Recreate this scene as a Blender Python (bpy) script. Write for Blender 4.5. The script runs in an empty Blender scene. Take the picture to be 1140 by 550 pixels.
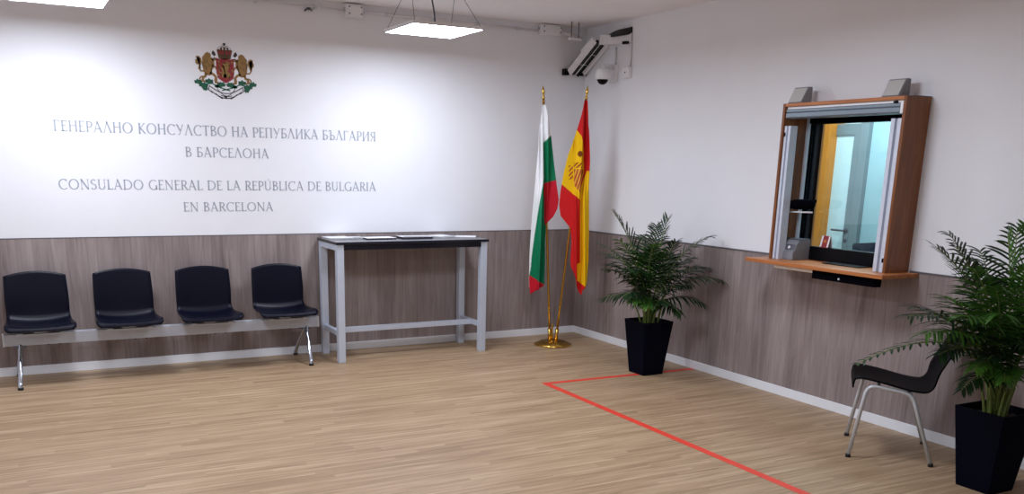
import bpy, bmesh, math, random
from mathutils import Vector, Matrix
random.seed(7)
C = bpy.context.scene.collection
PI = math.pi
# ------------------------------------------------------------------ camera model (solved from the photograph)
F, YAW, PITCH, ROLL = 993.69, -0.48884, -0.24856, 0.02038
EYE = Vector((-5.31555, -8.01683, 1.71772)); CX, CY = 542.11, 438.05
_cy, _sy, _cp, _sp = math.cos(YAW), math.sin(YAW), math.cos(PITCH), math.sin(PITCH)
_f = Vector((-_sy*_cp, _cy*_cp, _sp)); _r = Vector((_cy, _sy, 0)); _u = _r.cross(_f)
RT = math.cos(ROLL)*_r + math.sin(ROLL)*_u
UP = -math.sin(ROLL)*_r + math.cos(ROLL)*_u
FW = _f
def ray(u, v): return RT*((u-CX)/F) + UP*(-(v-CY)/F) + FW
def at(u, v, ax, val):                       # the point of the plane axis = val seen at (u, v)
    d = ray(u, v); t = (val-EYE[ax])/d[ax]; return EYE + d*t
H = 3.08; DADO = 1.10

# ------------------------------------------------------------------ materials
def lin(c):
    return tuple((x/255/12.92 if x/255 <= .04045 else ((x/255+.055)/1.055)**2.4) for x in c)
def pbr(name, col, rough=.5, metal=0, spec=.5, noise=0, nscale=20, bump=0, coat=0):
    m = bpy.data.materials.new(name); m.use_nodes = True
    nt = m.node_tree; b = nt.nodes['Principled BSDF']
    c = lin(col)
    b.inputs['Base Color'].default_value = (*c, 1); b.inputs['Roughness'].default_value = rough
    b.inputs['Metallic'].default_value = metal; b.inputs['Specular IOR Level'].default_value = spec
    b.inputs['Coat Weight'].default_value = coat
    tc = nt.nodes.new('ShaderNodeTexCoord')
    n = nt.nodes.new('ShaderNodeTexNoise'); n.inputs['Scale'].default_value = nscale; n.inputs['Detail'].default_value = 4
    nt.links.new(tc.outputs['Object'], n.inputs['Vector'])
    r = nt.nodes.new('ShaderNodeValToRGB')
    k = noise
    r.color_ramp.elements[0].color = (*[x*(1-k) for x in c], 1); r.color_ramp.elements[0].position = .3
    r.color_ramp.elements[1].color = (*[min(1, x*(1+k)) for x in c], 1); r.color_ramp.elements[1].position = .7
    nt.links.new(n.outputs['Fac'], r.inputs['Fac']); nt.links.new(r.outputs['Color'], b.inputs['Base Color'])
    if bump:
        bp = nt.nodes.new('ShaderNodeBump'); bp.inputs['Strength'].default_value = bump; bp.inputs['Distance'].default_value = .002
        nt.links.new(n.outputs['Fac'], bp.inputs['Height']); nt.links.new(bp.outputs['Normal'], b.inputs['Normal'])
    return m
def emit(name, col, s):
    m = bpy.data.materials.new(name); m.use_nodes = True; nt = m.node_tree
    nt.nodes.remove(nt.nodes['Principled BSDF'])
    e = nt.nodes.new('ShaderNodeEmission'); e.inputs['Color'].default_value = (*col, 1); e.inputs['Strength'].default_value = s
    nt.links.new(e.outputs[0], nt.nodes['Material Output'].inputs[0]); return m
def math_node(nt, op, a, b=None, c=None):
    n = nt.nodes.new('ShaderNodeMath'); n.operation = op
    for i, x in enumerate((a, b, c)):
        if x is None: continue
        if isinstance(x, (int, float)): n.inputs[i].default_value = x
        else: nt.links.new(x, n.inputs[i])
    return n.outputs[0]
def ramp(nt, fac, stops, interp='LINEAR'):
    r = nt.nodes.new('ShaderNodeValToRGB'); r.color_ramp.interpolation = interp
    els = r.color_ramp.elements
    while len(els) < len(stops): els.new(.5)
    for e, (p, c) in zip(els, stops): e.position = p; e.color = (*c, 1)
    nt.links.new(fac, r.inputs['Fac']); return r.outputs['Color']
def mixc(nt, fac, a, b, blend='MIX'):
    n = nt.nodes.new('ShaderNodeMix'); n.data_type = 'RGBA'; n.blend_type = blend
    for sock, x in ((n.inputs['Factor'], fac), (n.inputs['A'], a), (n.inputs['B'], b)):
        if isinstance(x, (int, float)): sock.default_value = x
        elif isinstance(x, tuple): sock.default_value = (*x, 1)
        else: nt.links.new(x, sock)
    return n.outputs['Result']
def noise_at(nt, vec, scale, detail=4, dist=0, rough=.5):
    n = nt.nodes.new('ShaderNodeTexNoise'); n.inputs['Scale'].default_value = scale
    n.inputs['Detail'].default_value = detail; n.inputs['Distortion'].default_value = dist; n.inputs['Roughness'].default_value = rough
    nt.links.new(vec, n.inputs['Vector']); return n.outputs['Fac']
def comb(nt, x, y, z):
    n = nt.nodes.new('ShaderNodeCombineXYZ')
    for i, v in enumerate((x, y, z)):
        if isinstance(v, (int, float)): n.inputs[i].default_value = v
        else: nt.links.new(v, n.inputs[i])
    return n.outputs[0]

def floor_material():
    m = pbr('oak_strip_vinyl', (196, 170, 138), .5, spec=.35); nt = m.node_tree; b = nt.nodes['Principled BSDF']
    tc = nt.nodes.new('ShaderNodeTexCoord'); s = nt.nodes.new('ShaderNodeSeparateXYZ'); nt.links.new(tc.outputs['Object'], s.inputs[0])
    x, y = s.outputs[0], s.outputs[1]
    row = math_node(nt, 'FLOOR', math_node(nt, 'MULTIPLY', y, 1/.046))          # narrow strips along x
    wn = nt.nodes.new('ShaderNodeTexWhiteNoise'); wn.noise_dimensions = '1D'; nt.links.new(row, wn.inputs['W'])
    xo = math_node(nt, 'ADD', x, math_node(nt, 'MULTIPLY', wn.outputs['Value'], 3.7))
    col = math_node(nt, 'FLOOR', math_node(nt, 'MULTIPLY', xo, 1/.9))
    wn2 = nt.nodes.new('ShaderNodeTexWhiteNoise'); wn2.noise_dimensions = '2D'
    nt.links.new(comb(nt, row, col, 0), wn2.inputs['Vector'])
    g1 = noise_at(nt, comb(nt, math_node(nt, 'MULTIPLY', xo, 1.2), math_node(nt, 'MULTIPLY', y, 34), math_node(nt, 'MULTIPLY', wn2.outputs['Value'], 9)), 1, 5, .4, .6)
    g2 = noise_at(nt, comb(nt, math_node(nt, 'MULTIPLY', x, 2.2), math_node(nt, 'MULTIPLY', y, 110), 0), 1, 3, .2, .6)
    g3 = noise_at(nt, comb(nt, math_node(nt, 'MULTIPLY', x, .5), math_node(nt, 'MULTIPLY', y, .7), 0), 1, 2)
    v = math_node(nt, 'ADD', math_node(nt, 'MULTIPLY', g1, .6), math_node(nt, 'MULTIPLY', g2, .4))
    v = math_node(nt, 'ADD', v, math_node(nt, 'MULTIPLY', math_node(nt, 'SUBTRACT', wn2.outputs['Value'], .5), .055))
    v = math_node(nt, 'ADD', v, math_node(nt, 'MULTIPLY', math_node(nt, 'SUBTRACT', g3, .5), .10))
    c = ramp(nt, v, [(.30, lin(FLOOR_D)), (.5, lin(FLOOR_M)), (.68, lin(FLOOR_L))])
    nt.links.new(c, b.inputs['Base Color'])
    rr = math_node(nt, 'ADD', .36, math_node(nt, 'MULTIPLY', g2, .2)); nt.links.new(rr, b.inputs['Roughness'])
    return m
FLOOR_D, FLOOR_M, FLOOR_L = (118, 94, 68), (170, 142, 111), (202, 177, 146)

def panel_material():
    m = pbr('grey_oak_panel', (140, 126, 122), .45, spec=.35); nt = m.node_tree; b = nt.nodes['Principled BSDF']
    tc = nt.nodes.new('ShaderNodeTexCoord'); s = nt.nodes.new('ShaderNodeSeparateXYZ'); nt.links.new(tc.outputs['Object'], s.inputs[0])
    a = math_node(nt, 'ADD', s.outputs[0], s.outputs[1]); z = s.outputs[2]
    pl = math_node(nt, 'FLOOR', math_node(nt, 'MULTIPLY', a, 1/.19))
    wn = nt.nodes.new('ShaderNodeTexWhiteNoise'); wn.noise_dimensions = '1D'; nt.links.new(pl, wn.inputs['W'])
    zo = math_node(nt, 'ADD', z, math_node(nt, 'MULTIPLY', wn.outputs['Value'], 7))
    g1 = noise_at(nt, comb(nt, math_node(nt, 'MULTIPLY', a, 16), zo, 0), 1.3, 5, 1.2, .6)
    g2 = noise_at(nt, comb(nt, math_node(nt, 'MULTIPLY', a, 70), math_node(nt, 'MULTIPLY', z, 2.2), 0), 1, 3, .3)
    g3 = noise_at(nt, comb(nt, math_node(nt, 'MULTIPLY', a, 5), math_node(nt, 'MULTIPLY', z, 1.2), 3), 1, 2, .6)
    v = math_node(nt, 'ADD', math_node(nt, 'MULTIPLY', g1, .55), math_node(nt, 'MULTIPLY', g2, .13))
    v = math_node(nt, 'ADD', v, math_node(nt, 'MULTIPLY', g3, .32))
    v = math_node(nt, 'ADD', v, math_node(nt, 'MULTIPLY', math_node(nt, 'SUBTRACT', wn.outputs['Value'], .5), .10))
    c = ramp(nt, v, [(.22, lin((104, 92, 92))), (.48, lin((146, 133, 131))), (.76, lin((178, 167, 163)))])
    nt.links.new(c, b.inputs['Base Color']); return m

def wood_material(name, dark, mid, light, rough=.4, axis=2):
    m = pbr(name, mid, rough, spec=.4); nt = m.node_tree; b = nt.nodes['Principled BSDF']
    tc = nt.nodes.new('ShaderNodeTexCoord'); s = nt.nodes.new('ShaderNodeSeparateXYZ'); nt.links.new(tc.outputs['Object'], s.inputs[0])
    k = [math_node(nt, 'MULTIPLY', s.outputs[i], 2.5 if i == axis else 40) for i in range(3)]
    g = noise_at(nt, comb(nt, *k), 1, 4, .6)
    nt.links.new(ramp(nt, g, [(.3, lin(dark)), (.5, lin(mid)), (.72, lin(light))]), b.inputs['Base Color']); return m

def leaf_material(name, dark, light):
    m = pbr(name, dark, .42, spec=.4); nt = m.node_tree; b = nt.nodes['Principled BSDF']
    tc = nt.nodes.new('ShaderNodeTexCoord'); g = noise_at(nt, tc.outputs['Object'], 9, 3)
    nt.links.new(ramp(nt, g, [(.35, lin(dark)), (.7, lin(light))]), b.inputs['Base Color'])
    tr = nt.nodes.new('ShaderNodeBsdfTranslucent'); tr.inputs['Color'].default_value = (*lin(light), 1)
    mx = nt.nodes.new('ShaderNodeMixShader'); mx.inputs[0].default_value = .15
    nt.links.new(b.outputs[0], mx.inputs[1]); nt.links.new(tr.outputs[0], mx.inputs[2])
    nt.links.new(mx.outputs[0], nt.nodes['Material Output'].inputs[0]); return m

def glass_material(name, tint, refl=.06):
    m = bpy.data.materials.new(name); m.use_nodes = True; nt = m.node_tree; nt.nodes.remove(nt.nodes['Principled BSDF'])
    t = nt.nodes.new('ShaderNodeBsdfTransparent'); t.inputs['Color'].default_value = (*tint, 1)
    g = nt.nodes.new('ShaderNodeBsdfGlossy'); g.inputs['Roughness'].default_value = .02
    mx = nt.nodes.new('ShaderNodeMixShader'); mx.inputs[0].default_value = refl
    nt.links.new(t.outputs[0], mx.inputs[1]); nt.links.new(g.outputs[0], mx.inputs[2])
    nt.links.new(mx.outputs[0], nt.nodes['Material Output'].inputs[0]); return m

def cloth_material(name):
    m = pbr(name, (200, 200, 200), .75, spec=.2); nt = m.node_tree; b = nt.nodes['Principled BSDF']
    a = nt.nodes.new('ShaderNodeVertexColor'); a.layer_name = 'dye'
    nt.links.new(a.outputs['Color'], b.inputs['Base Color'])
    return m

M = dict(
    wall=pbr('white_wall_paint', (238, 239, 243), .7, spec=.25, noise=.012, nscale=3),
    ceiling=pbr('white_ceiling_paint', (244, 240, 241), .9, spec=.1, noise=.02, nscale=2),
    floor=floor_material(), panel=panel_material(),
    skirting=pbr('white_skirting', (240, 243, 248), .3, noise=.01),
    shadow_gap=pbr('grey_capping', (96, 92, 94), .5, noise=.03),
    plastic=pbr('black_seat_plastic', (7, 10, 28), .36, spec=.2, noise=.06, nscale=60),
    chair_plastic=pbr('black_chair_plastic', (6, 7, 12), .5, spec=.06, noise=.06, nscale=60),
    steel=pbr('satin_aluminium', (182, 187, 197), .38, metal=.2, noise=.03),
    chrome=pbr('chrome_tube', (205, 212, 222), .16, metal=.95, noise=.02),
    greytube=pbr('grey_painted_tube', (204, 209, 214), .35, metal=.15, noise=.02),
    tableframe=pbr('grey_powder_coat', (202, 211, 226), .42, metal=.15, noise=.02),
    tabletop=pbr('dark_laminate', (38, 38, 48), .12, spec=.6, noise=.05, nscale=60),
    rubber=pbr('black_rubber', (22, 22, 24), .7, noise=.05),
    black=pbr('black_gloss', (7, 7, 11), .45, spec=.12, noise=.05),
    blackmatt=pbr('black_matt', (6, 6, 12), .95, spec=.02, noise=.05),
    brass=pbr('polished_brass', (212, 172, 84), .2, metal=1, noise=.04),
    planter=pbr('navy_black_planter', (5, 7, 22), .7, spec=.06, noise=.06),
    soil=pbr('potting_soil', (52, 40, 32), .95, noise=.5, nscale=60, bump=.8),
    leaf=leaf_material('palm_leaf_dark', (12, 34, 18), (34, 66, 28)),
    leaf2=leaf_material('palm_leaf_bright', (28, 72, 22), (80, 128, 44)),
    cane=pbr('palm_cane', (110, 128, 62), .5, noise=.2, nscale=14),
    beech=wood_material('orange_beech', (108, 60, 23), (124, 70, 29), (140, 84, 38)),
    beech_flat=wood_material('orange_beech_shelf', (156, 92, 46), (178, 108, 58), (192, 124, 72), axis=1),
    alu=pbr('anodised_aluminium', (206, 212, 224), .4, metal=.15, noise=.03),
    alu_dark=pbr('grey_shutter', (128, 140, 150), .4, metal=.4, noise=.03),
    grey=pbr('grey_plastic', (128, 130, 136), .5, noise=.04),
    greydark=pbr('dark_grey_plastic', (84, 86, 96), .5, noise=.04),
    speaker=pbr('speaker_grey', (190, 190, 186), .7, noise=.06, nscale=200),
    speaker_side=pbr('speaker_side_grey', (132, 132, 136), .7, noise=.04),
    white=pbr('white_plastic', (238, 238, 240), .45, noise=.01),
    paper=pbr('white_paper', (232, 232, 236), .7, noise=.02),
    cream=pbr('cream_plastic', (230, 216, 200), .5, noise=.02),
    darkprint=pbr('dark_print', (46, 46, 56), .6, noise=.1),
    red=pbr('red_print', (140, 32, 36), .5, noise=.05),
    tape=pbr('red_floor_tape', (226, 62, 42), .5, noise=.06, nscale=8),
    tray=pbr('galvanised_tray', (226, 224, 226), .45, metal=.2, noise=.05),
    cable=pbr('black_cable', (20, 20, 22), .5, noise=.05),
    wire=pbr('steel_wire', (110, 110, 116), .4, metal=.6, noise=.05),
    lettering=pbr('brushed_silver_letter', (172, 178, 190), .4, metal=.2, noise=.06, nscale=3),
    gold=pbr('emblem_gold', (142, 108, 58), .55, noise=.12, nscale=60),
    gold2=pbr('emblem_dark_gold', (84, 58, 34), .55, noise=.1, nscale=60),
    emred=pbr('emblem_red', (140, 38, 44), .55, noise=.1, nscale=60),
    emgreen=pbr('emblem_green', (18, 86, 62), .55, noise=.1, nscale=60),
    emdark=pbr('emblem_dark', (58, 48, 52), .55, noise=.05),
    emwhite=pbr('emblem_white', (226, 226, 230), .55, noise=.02),
    ochre=pbr('ochre_wood', (196, 122, 36), .45, noise=.06, nscale=12),
    ochre_shaded=pbr('ochre_wood_shaded', (134, 88, 48), .5, noise=.06, nscale=12),  # same wood as ochre, its shaded face painted browner
    office=pbr('office_wall', (216, 232, 236), .8, noise=.02),
    office_low=pbr('office_wall_low', (176, 196, 204), .8, noise=.02),
    doorframe=pbr('grey_door_frame', (116, 132, 138), .45, metal=.2, noise=.03),
    screen=pbr('blue_black_screen', (38, 48, 66), .35, noise=.05),
    frost=pbr('frosted_glass', (190, 214, 220), .5, noise=.02), frost2=pbr('pale_glazing', (146, 178, 186), .5, noise=.02),
    glass=glass_material('window_glass', (.86, .95, .96)),
    cloth_bg=cloth_material('dyed_flag_cloth'),
)
LAMP = 34
M['lamp'] = emit('led_diffuser', (.90, .97, 1.11), LAMP)
M['office_lamp'] = emit('office_led_diffuser', (.90, 1, 1.02), 46)

# ------------------------------------------------------------------ mesh helpers
def new(): return bmesh.new()
def box(bm, lo, hi, bev=0, mi=0):
    lo, hi = [min(a, b) for a, b in zip(lo, hi)], [max(a, b) for a, b in zip(lo, hi)]
    r = bmesh.ops.create_cube(bm, size=1)['verts']
    for v in r:
        v.co = Vector([lo[i] + (v.co[i]+.5)*(hi[i]-lo[i]) for i in range(3)])
    fs = list({f for v in r for f in v.link_faces})
    for f in fs: f.material_index = mi
    if bev:
        es = list({e for v in r for e in v.link_edges})
        out = bmesh.ops.bevel(bm, geom=es, offset=bev, segments=2, profile=.6, affect='EDGES')
        for f in out['faces']: f.material_index = mi
    return r
def quad_prism(bm, base, top, mi=0):          # two matching loops
    a = [bm.verts.new(p) for p in base]; b = [bm.verts.new(p) for p in top]; n = len(a)
    fs = [bm.faces.new(a[::-1]), bm.faces.new(b)] + [bm.faces.new((a[i], a[(i+1) % n], b[(i+1) % n], b[i])) for i in range(n)]
    for f in fs: f.material_index = mi
    return fs
def smooth_path(pts, sub=6):
    P = [Vector(p) for p in pts]; out = []
    if len(P) < 3: return P
    for i in range(len(P)-1):
        p0 = P[max(i-1, 0)]; p1 = P[i]; p2 = P[i+1]; p3 = P[min(i+2, len(P)-1)]
        for k in range(sub):
            t = k/sub
            out.append(.5*((2*p1) + (p2-p0)*t + (2*p0-5*p1+4*p2-p3)*t*t + (3*p1-p0-3*p2+p3)*t**3))
    out.append(P[-1]); return out
def fillet(pts, r, seg=6):                    # polyline with rounded corners
    P = [Vector(p) for p in pts]; out = [P[0]]
    for i in range(1, len(P)-1):
        a, b, c = P[i-1], P[i], P[i+1]
        d1 = (a-b); d2 = (c-b); k = min(r, d1.length*.45, d2.length*.45)
        s, e = b+d1.normalized()*k, b+d2.normalized()*k
        for j in range(seg+1):
            t = j/seg; out.append((1-t)**2*s + 2*t*(1-t)*b + t*t*e)
    out.append(P[-1]); return out
def tube(bm, pts, r, n=10, mi=0, cap=True):
    P = [Vector(p) for p in pts]; m = len(P)
    rad = r if isinstance(r, (list, tuple)) else [r]*m
    t0 = (P[1]-P[0]).normalized()
    ref = Vector((0, 0, 1)) if abs(t0.z) < .9 else Vector((1, 0, 0))
    nrm = t0.cross(ref).normalized(); rings = []
    for i in range(m):
        t = (P[min(i+1, m-1)]-P[max(i-1, 0)]).normalized()
        nrm = (nrm - t*nrm.dot(t)).normalized(); bi = t.cross(nrm)
        rings.append([bm.verts.new(P[i] + (nrm*math.cos(2*PI*k/n) + bi*math.sin(2*PI*k/n))*rad[i]) for k in range(n)])
    for i in range(m-1):
        for k in range(n):
            f = bm.faces.new((rings[i][k], rings[i][(k+1) % n], rings[i+1][(k+1) % n], rings[i+1][k])); f.material_index = mi; f.smooth = True
    if cap:
        for ring in (rings[0][::-1], rings[-1]): bm.faces.new(ring).material_index = mi
def lathe(bm, c, prof, n=28, mi=0, axis=None):
    c = Vector(c); Z = Vector(axis).normalized() if axis else Vector((0, 0, 1))
    X = Z.orthogonal().normalized(); Y = Z.cross(X); rings = []
    for r, h in prof:
        rings.append([bm.verts.new(c + Z*h + (X*math.cos(2*PI*k/n)+Y*math.sin(2*PI*k/n))*max(r, .0004)) for k in range(n)])
    for a, b in zip(rings, rings[1:]):
        for k in range(n):
            f = bm.faces.new((a[k], a[(k+1) % n], b[(k+1) % n], b[k])); f.material_index = mi; f.smooth = True
    bm.faces.new(rings[0][::-1]).material_index = mi; bm.faces.new(rings[-1]).material_index = mi
def obj(name, bm, mat, parent=None, smooth=False):
    bmesh.ops.recalc_face_normals(bm, faces=bm.faces)
    me = bpy.data.meshes.new(name); bm.to_mesh(me); bm.free()
    for m in (mat if isinstance(mat, (list, tuple)) else [mat]): me.materials.append(m)
    o = bpy.data.objects.new(name, me); C.objects.link(o)
    if smooth:
        for p in me.polygons: p.use_smooth = True
    if parent:
        o.parent = parent; o.location = -parent.location if not parent.parent else -(parent.location)
        if parent.parent: o.location = (0, 0, 0)
    return o
def tag(o, label, cat, group=None):
    o['label'] = label; o['category'] = cat
    if group: o['group'] = group
    return o
def thing(name, loc, label, cat, group=None):
    o = bpy.data.objects.new(name, None); C.objects.link(o); o.location = loc
    return tag(o, label, cat, group)
def struct(name, bm, mat):
    o = obj(name, bm, mat); o['kind'] = 'structure'; return o
def shift(o, d):
    o.location = Vector(o.location) + Vector(d)
def copy_thing(root, move, label, group=None):
    r = root.copy(); C.objects.link(r); r.location = root.location + Vector(move); r['label'] = label
    if group: r['group'] = group
    for ch in list(root.children):
        c = ch.copy(); C.objects.link(c); c.parent = r
        for g in list(ch.children):
            d = g.copy(); C.objects.link(d); d.parent = c
    return r

# ------------------------------------------------------------------ the room
XL, YF, T = -7.0, -9.8, .13
bm = new(); box(bm, (XL-.15, YF-.15, -.1), (3.4, .15, 0)); struct('floor', bm, M['floor'])
bm = new(); box(bm, (XL-.15, YF-.15, H), (3.4, .15, H+.12)); struct('ceiling', bm, M['ceiling'])
bm = new(); box(bm, (XL-.15, 0, 0), (3.4, .15, H)); struct('wall_back', bm, M['wall'])
bm = new(); box(bm, (XL-.15, YF, 0), (XL, 0, H)); struct('wall_left', bm, M['wall'])
bm = new(); box(bm, (XL-.15, YF-.15, 0), (3.4, YF, H)); struct('wall_front', bm, M['wall'])
OY0, OY1, OZ0, OZ1 = -3.985, -3.0, 1.09, 2.17       # the hatch opening
def wall_with_hole(bm, x0, x1, z0, z1):
    if z0 < OZ0: box(bm, (x0, YF, z0), (x1, 0, min(z1, OZ0)))
    if z1 > OZ0:
        zt = min(z1, OZ1); zb = max(z0, OZ0)
        box(bm, (x0, YF, zb), (x1, OY0, zt)); box(bm, (x0, OY1, zb), (x1, 0, zt))
    if z1 > OZ1: box(bm, (x0, YF, OZ1), (x1, 0, z1))
bm = new(); wall_with_hole(bm, 0, T, 0, H); struct('wall_right', bm, M['wall'])
# wood panelling with its capping line
bm = new(); box(bm, (XL, -.010, .07), (-.010, 0, DADO-.006)); struct('trim_1', bm, M['panel'])
bm = new(); box(bm, (-.010, YF, .07), (0, -.010, OZ0-.003)); struct('trim_2', bm, M['panel'])
bm = new(); box(bm, (XL, -.012, DADO-.006), (-.012, 0, DADO)); struct('trim_3', bm, M['shadow_gap'])
bm = new(); box(bm, (-.012, OY1+.03, OZ0-.003), (0, -.012, DADO)); struct('trim_4', bm, M['shadow_gap'])
bm = new(); box(bm, (-.012, YF, OZ0-.003), (0, OY0-.05, DADO)); struct('trim_5', bm, M['shadow_gap'])
bm = new(); box(bm, (XL, -.018, 0), (-.018, 0, .072), .003); struct('baseboard_back', bm, M['skirting'])
bm = new(); box(bm, (-.018, YF, 0), (0, 0, .072), .003); struct('baseboard_right', bm, M['skirting'])

# ---- office seen through the hatch
bm = new(); box(bm, (3.3, -6.5, 0), (3.4, 0, H)); struct('wall_office_back', bm, M['office'])
bm = new(); box(bm, (T, -6.6, 0), (3.4, -6.5, H)); struct('wall_office_front', bm, M['office'])
XO = 1.62
bm = new()
box(bm, (XO, -6.5, 1.24), (XO+.1, 0, H)); box(bm, (XO, -6.5, 0), (XO+.1, 0, 1.24), mi=1)
struct('wall_office_side', bm, [M['office'], M['office_low']])
D = bpy.data.objects.new('door_1', None); C.objects.link(D); D.location = (1.55, -2.3, 0); D['kind'] = 'structure'
def dbox(name, ya, yb, za, zb, xa, xb, mat, bev=.004):
    b = new(); box(b, (xa, ya, za), (xb, yb, zb), bev); o = obj(name, b, mat, D); return o
y_a, y_b, y_c, y_d, y_e = [at(u, 185, 0, 1.5)[1] for u in (924, 947, 953.2, 955, 964)]
dbox('door_stile', y_a+.12, y_a, .0, 2.16, 1.5, 1.56, M['frost'])
dbox('door_rail', y_b, y_a+.12, 2.06, 2.16, 1.5, 1.56, M['doorframe'])
dbox('door_pane', y_b, y_a+.12, .0, 2.06, 1.515, 1.53, M['frost'])
dbox('closing_stile', y_c, y_b, .0, 2.16, 1.5, 1.56, M['doorframe'])
dbox('door_seal', y_d, y_c, .0, 2.13, 1.515, 1.56, M['white'], .001)
dbox('door_jamb', y_e, y_d, .0, 2.2, 1.48, 1.6, M['doorframe'])
dbox('door_pane', y_e-.55, y_e, .0, 2.2, 1.53, 1.545, M['frost2'])
b = new(); hy = at(932, 255, 0, 1.5)
tube(b, fillet([(1.5, y_b-.03, 1.215), (1.455, y_b-.03, 1.215), (1.455, hy[1]+.03, 1.215)], .015), .009)
lathe(b, (1.5, y_b-.03, 1.215), [(.024, -.0), (.024, .008), (.02, .01)], axis=(-1, 0, 0))
lathe(b, (1.5, y_b-.03, 1.13), [(.018, -.0), (.018, .008), (.014, .01)], axis=(-1, 0, 0))
obj('door_handle', b, M['greydark'], D)
y0, y1, y2 = [at(u, 185, 0, 1.44)[1] for u in (908.5, 916, 924)]
bm = new(); box(bm, (1.44, y1, 0), (1.6, y0, 2.62), .004); box(bm, (1.41, y2+.02, 0), (1.6, y1, 2.62), .004, 1)
struct('trim_6', bm, [M['ochre_shaded'], M['ochre']])  # one wooden post: shaded face and lit face painted in two tones
# the office has its own ceiling panel
def led_panel(cx, cy, z, label, cat_group, office=False):
    t = thing('led_panel', (cx, cy, z), label, 'ceiling light', cat_group)
    s = .3
    b = new(); box(b, (cx-s, cy-s, z+.004), (cx+s, cy+s, z+.022)); obj('housing', b, M['white'], t)
    b = new()
    for sx, sy in ((1, 0), (-1, 0), (0, 1), (0, -1)):
        if sx: box(b, (cx+sx*s, cy-s, z-.001), (cx+sx*(s-.008), cy+s, z+.006))
        else: box(b, (cx-s, cy+sy*s, z-.001), (cx+s, cy+sy*(s-.008), z+.006))
    obj('frame', b, M['white'], t)
    b = new(); q = s-.008
    vs = [b.verts.new((cx+x*q, cy+y*q, z+.002)) for x, y in ((-1, -1), (-1, 1), (1, 1), (1, -1))]
    b.faces.new(vs)
    o = obj('diffuser', b, M['office_lamp' if office else 'lamp'], t)
    if o.data.polygons[0].normal.z > 0: o.data.flip_normals()
    for sx in (-1, 1):
        for sy in (-1, 1):
            b = new(); tube(b, [(cx+sx*(s-.02), cy+sy*(s-.02), z+.02), (cx+sx*(s-.10), cy+sy*.02, H-.002)], .0022, 6)
            obj('suspension_wire', b, M['wire'], t)
        b = new(); lathe(b, (cx+sx*(s-.10), cy, H-.02), [(.006, 0), (.02, .006), (.022, .0199)], 12); obj('ceiling_hook', b, M['wire'], t)
    b = new(); tube(b, smooth_path([(cx+.04, cy+.05, z+.02), (cx+.03, cy+.05, z+.15), (cx-.02, cy+.03, H-.002)]), .0065, 8); obj('power_cord', b, M['greydark'], t)
    return t
PZ = 2.75
pc = [at(u, v, 2, PZ) for u, v in ((427, 37), (461, 24.5), (538, 33), (503, 43))]
px, py = sum(p[0] for p in pc)/4, sum(p[1] for p in pc)/4
p1x = (at(115, 9.5, 2, PZ)[0])-.3; p1y = at(115, 9.5, 2, PZ)[1]-.3
led_panel(px, py, PZ, 'lit square LED panel hanging on wires between the two junction boxes', None)
led_panel(p1x, p1y, PZ, 'lit square LED panel cut off at the top left, above the bench', None)
# the same fittings further back in the room, behind the frame
for x, y in ((px+.25, py-2.6), (p1x, py-2.6), (p1x, py-5.6)):
    led_panel(x, y, PZ, 'suspended square LED panel further back in the room', 'LED panels further back')
led_panel(.80, -2.7, 2.8, 'square LED panel lighting the office behind the hatch', None, True)

# ------------------------------------------------------------------ bench of four seats on a beam
def shell(bm, prof, half, arch=.03, dish=.03, seatdish=.012, thick=.009, nl=17, sub=6):
    # prof: (forward, height) points from the front lip to the top of the back; half: half widths
    pts = smooth_path([(p[0], p[1], h) for p, h in zip(prof, half)], sub)
    n = len(pts); grid = []
    L = [0]
    for a, b in zip(pts, pts[1:]): L.append(L[-1] + math.hypot(b[0]-a[0], b[1]-a[1]))
    for i, p in enumerate(pts):
        t = L[i]/L[-1]
        back = max(0, min(1, (t-.48)/.2)); row = []
        q = pts[min(i+1, n-1)]-pts[max(i-1, 0)]; q = Vector((q[0], q[1])).normalized()
        nx, nz = q[1], -q[0]                                   # towards the sitter
        if nx*1+nz*1 < 0 and t < .4: nx, nz = -nx, -nz
        for k in range(nl):
            s = 2*k/(nl-1)-1
            w = p[2]
            dz = -arch*(s*s)*max(0, (t-.70)/.3) if t > .7 else 0
            f = p[0] + back*dish*s*s
            z = p[1] + (1-back)*seatdish*(s*s)*(1 if t > .1 else t/.1) + dz
            row.append(bm.verts.new((f, s*w, z)))
        grid.append(row)
    fs = []
    for i in range(n-1):
        for k in range(nl-1):
            f = bm.faces.new((grid[i][k], grid[i][k+1], grid[i+1][k+1], grid[i+1][k])); f.smooth = True; fs.append(f)
    bmesh.ops.recalc_face_normals(bm, faces=fs)
    bmesh.ops.solidify(bm, geom=fs, thickness=thick)
    for f in bm.faces: f.smooth = True
def place(bm, origin, fwd):                                    # local (forward, lateral, up) -> world
    f = Vector(fwd).normalized(); l = Vector((0, 0, 1)).cross(f)
    for v in bm.verts: v.co = Vector(origin) + f*v.co[0] + l*v.co[1] + Vector((0, 0, v.co[2]))
BX = [-5.178+.642*i for i in range(4)]
bench = thing('beam_bench', (-4.2, -.3, 0), 'row of four black plastic seats on a grey metal beam against the panelled wall', 'bench')
b = new(); box(b, (-5.44, -.335, .302), (-2.955, -.275, .392), .004); obj('beam', b, M['steel'], bench)
for x in (-5.443, -2.952):
    b = new(); box(b, (x-.006, -.338, .299), (x+.006, -.272, .395), .002); obj('end_cap', b, M['greytube'], bench)
seat_prof = [(.392, -.022), (.388, -.006), (.36, .004), (.20, -.008), (.06, -.004), (.015, .03), (.004, .08), (-.004, .22), (-.022, .395)]
seat_half = [.225, .246, .25, .242, .232, .228, .228, .228, .222]
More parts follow.
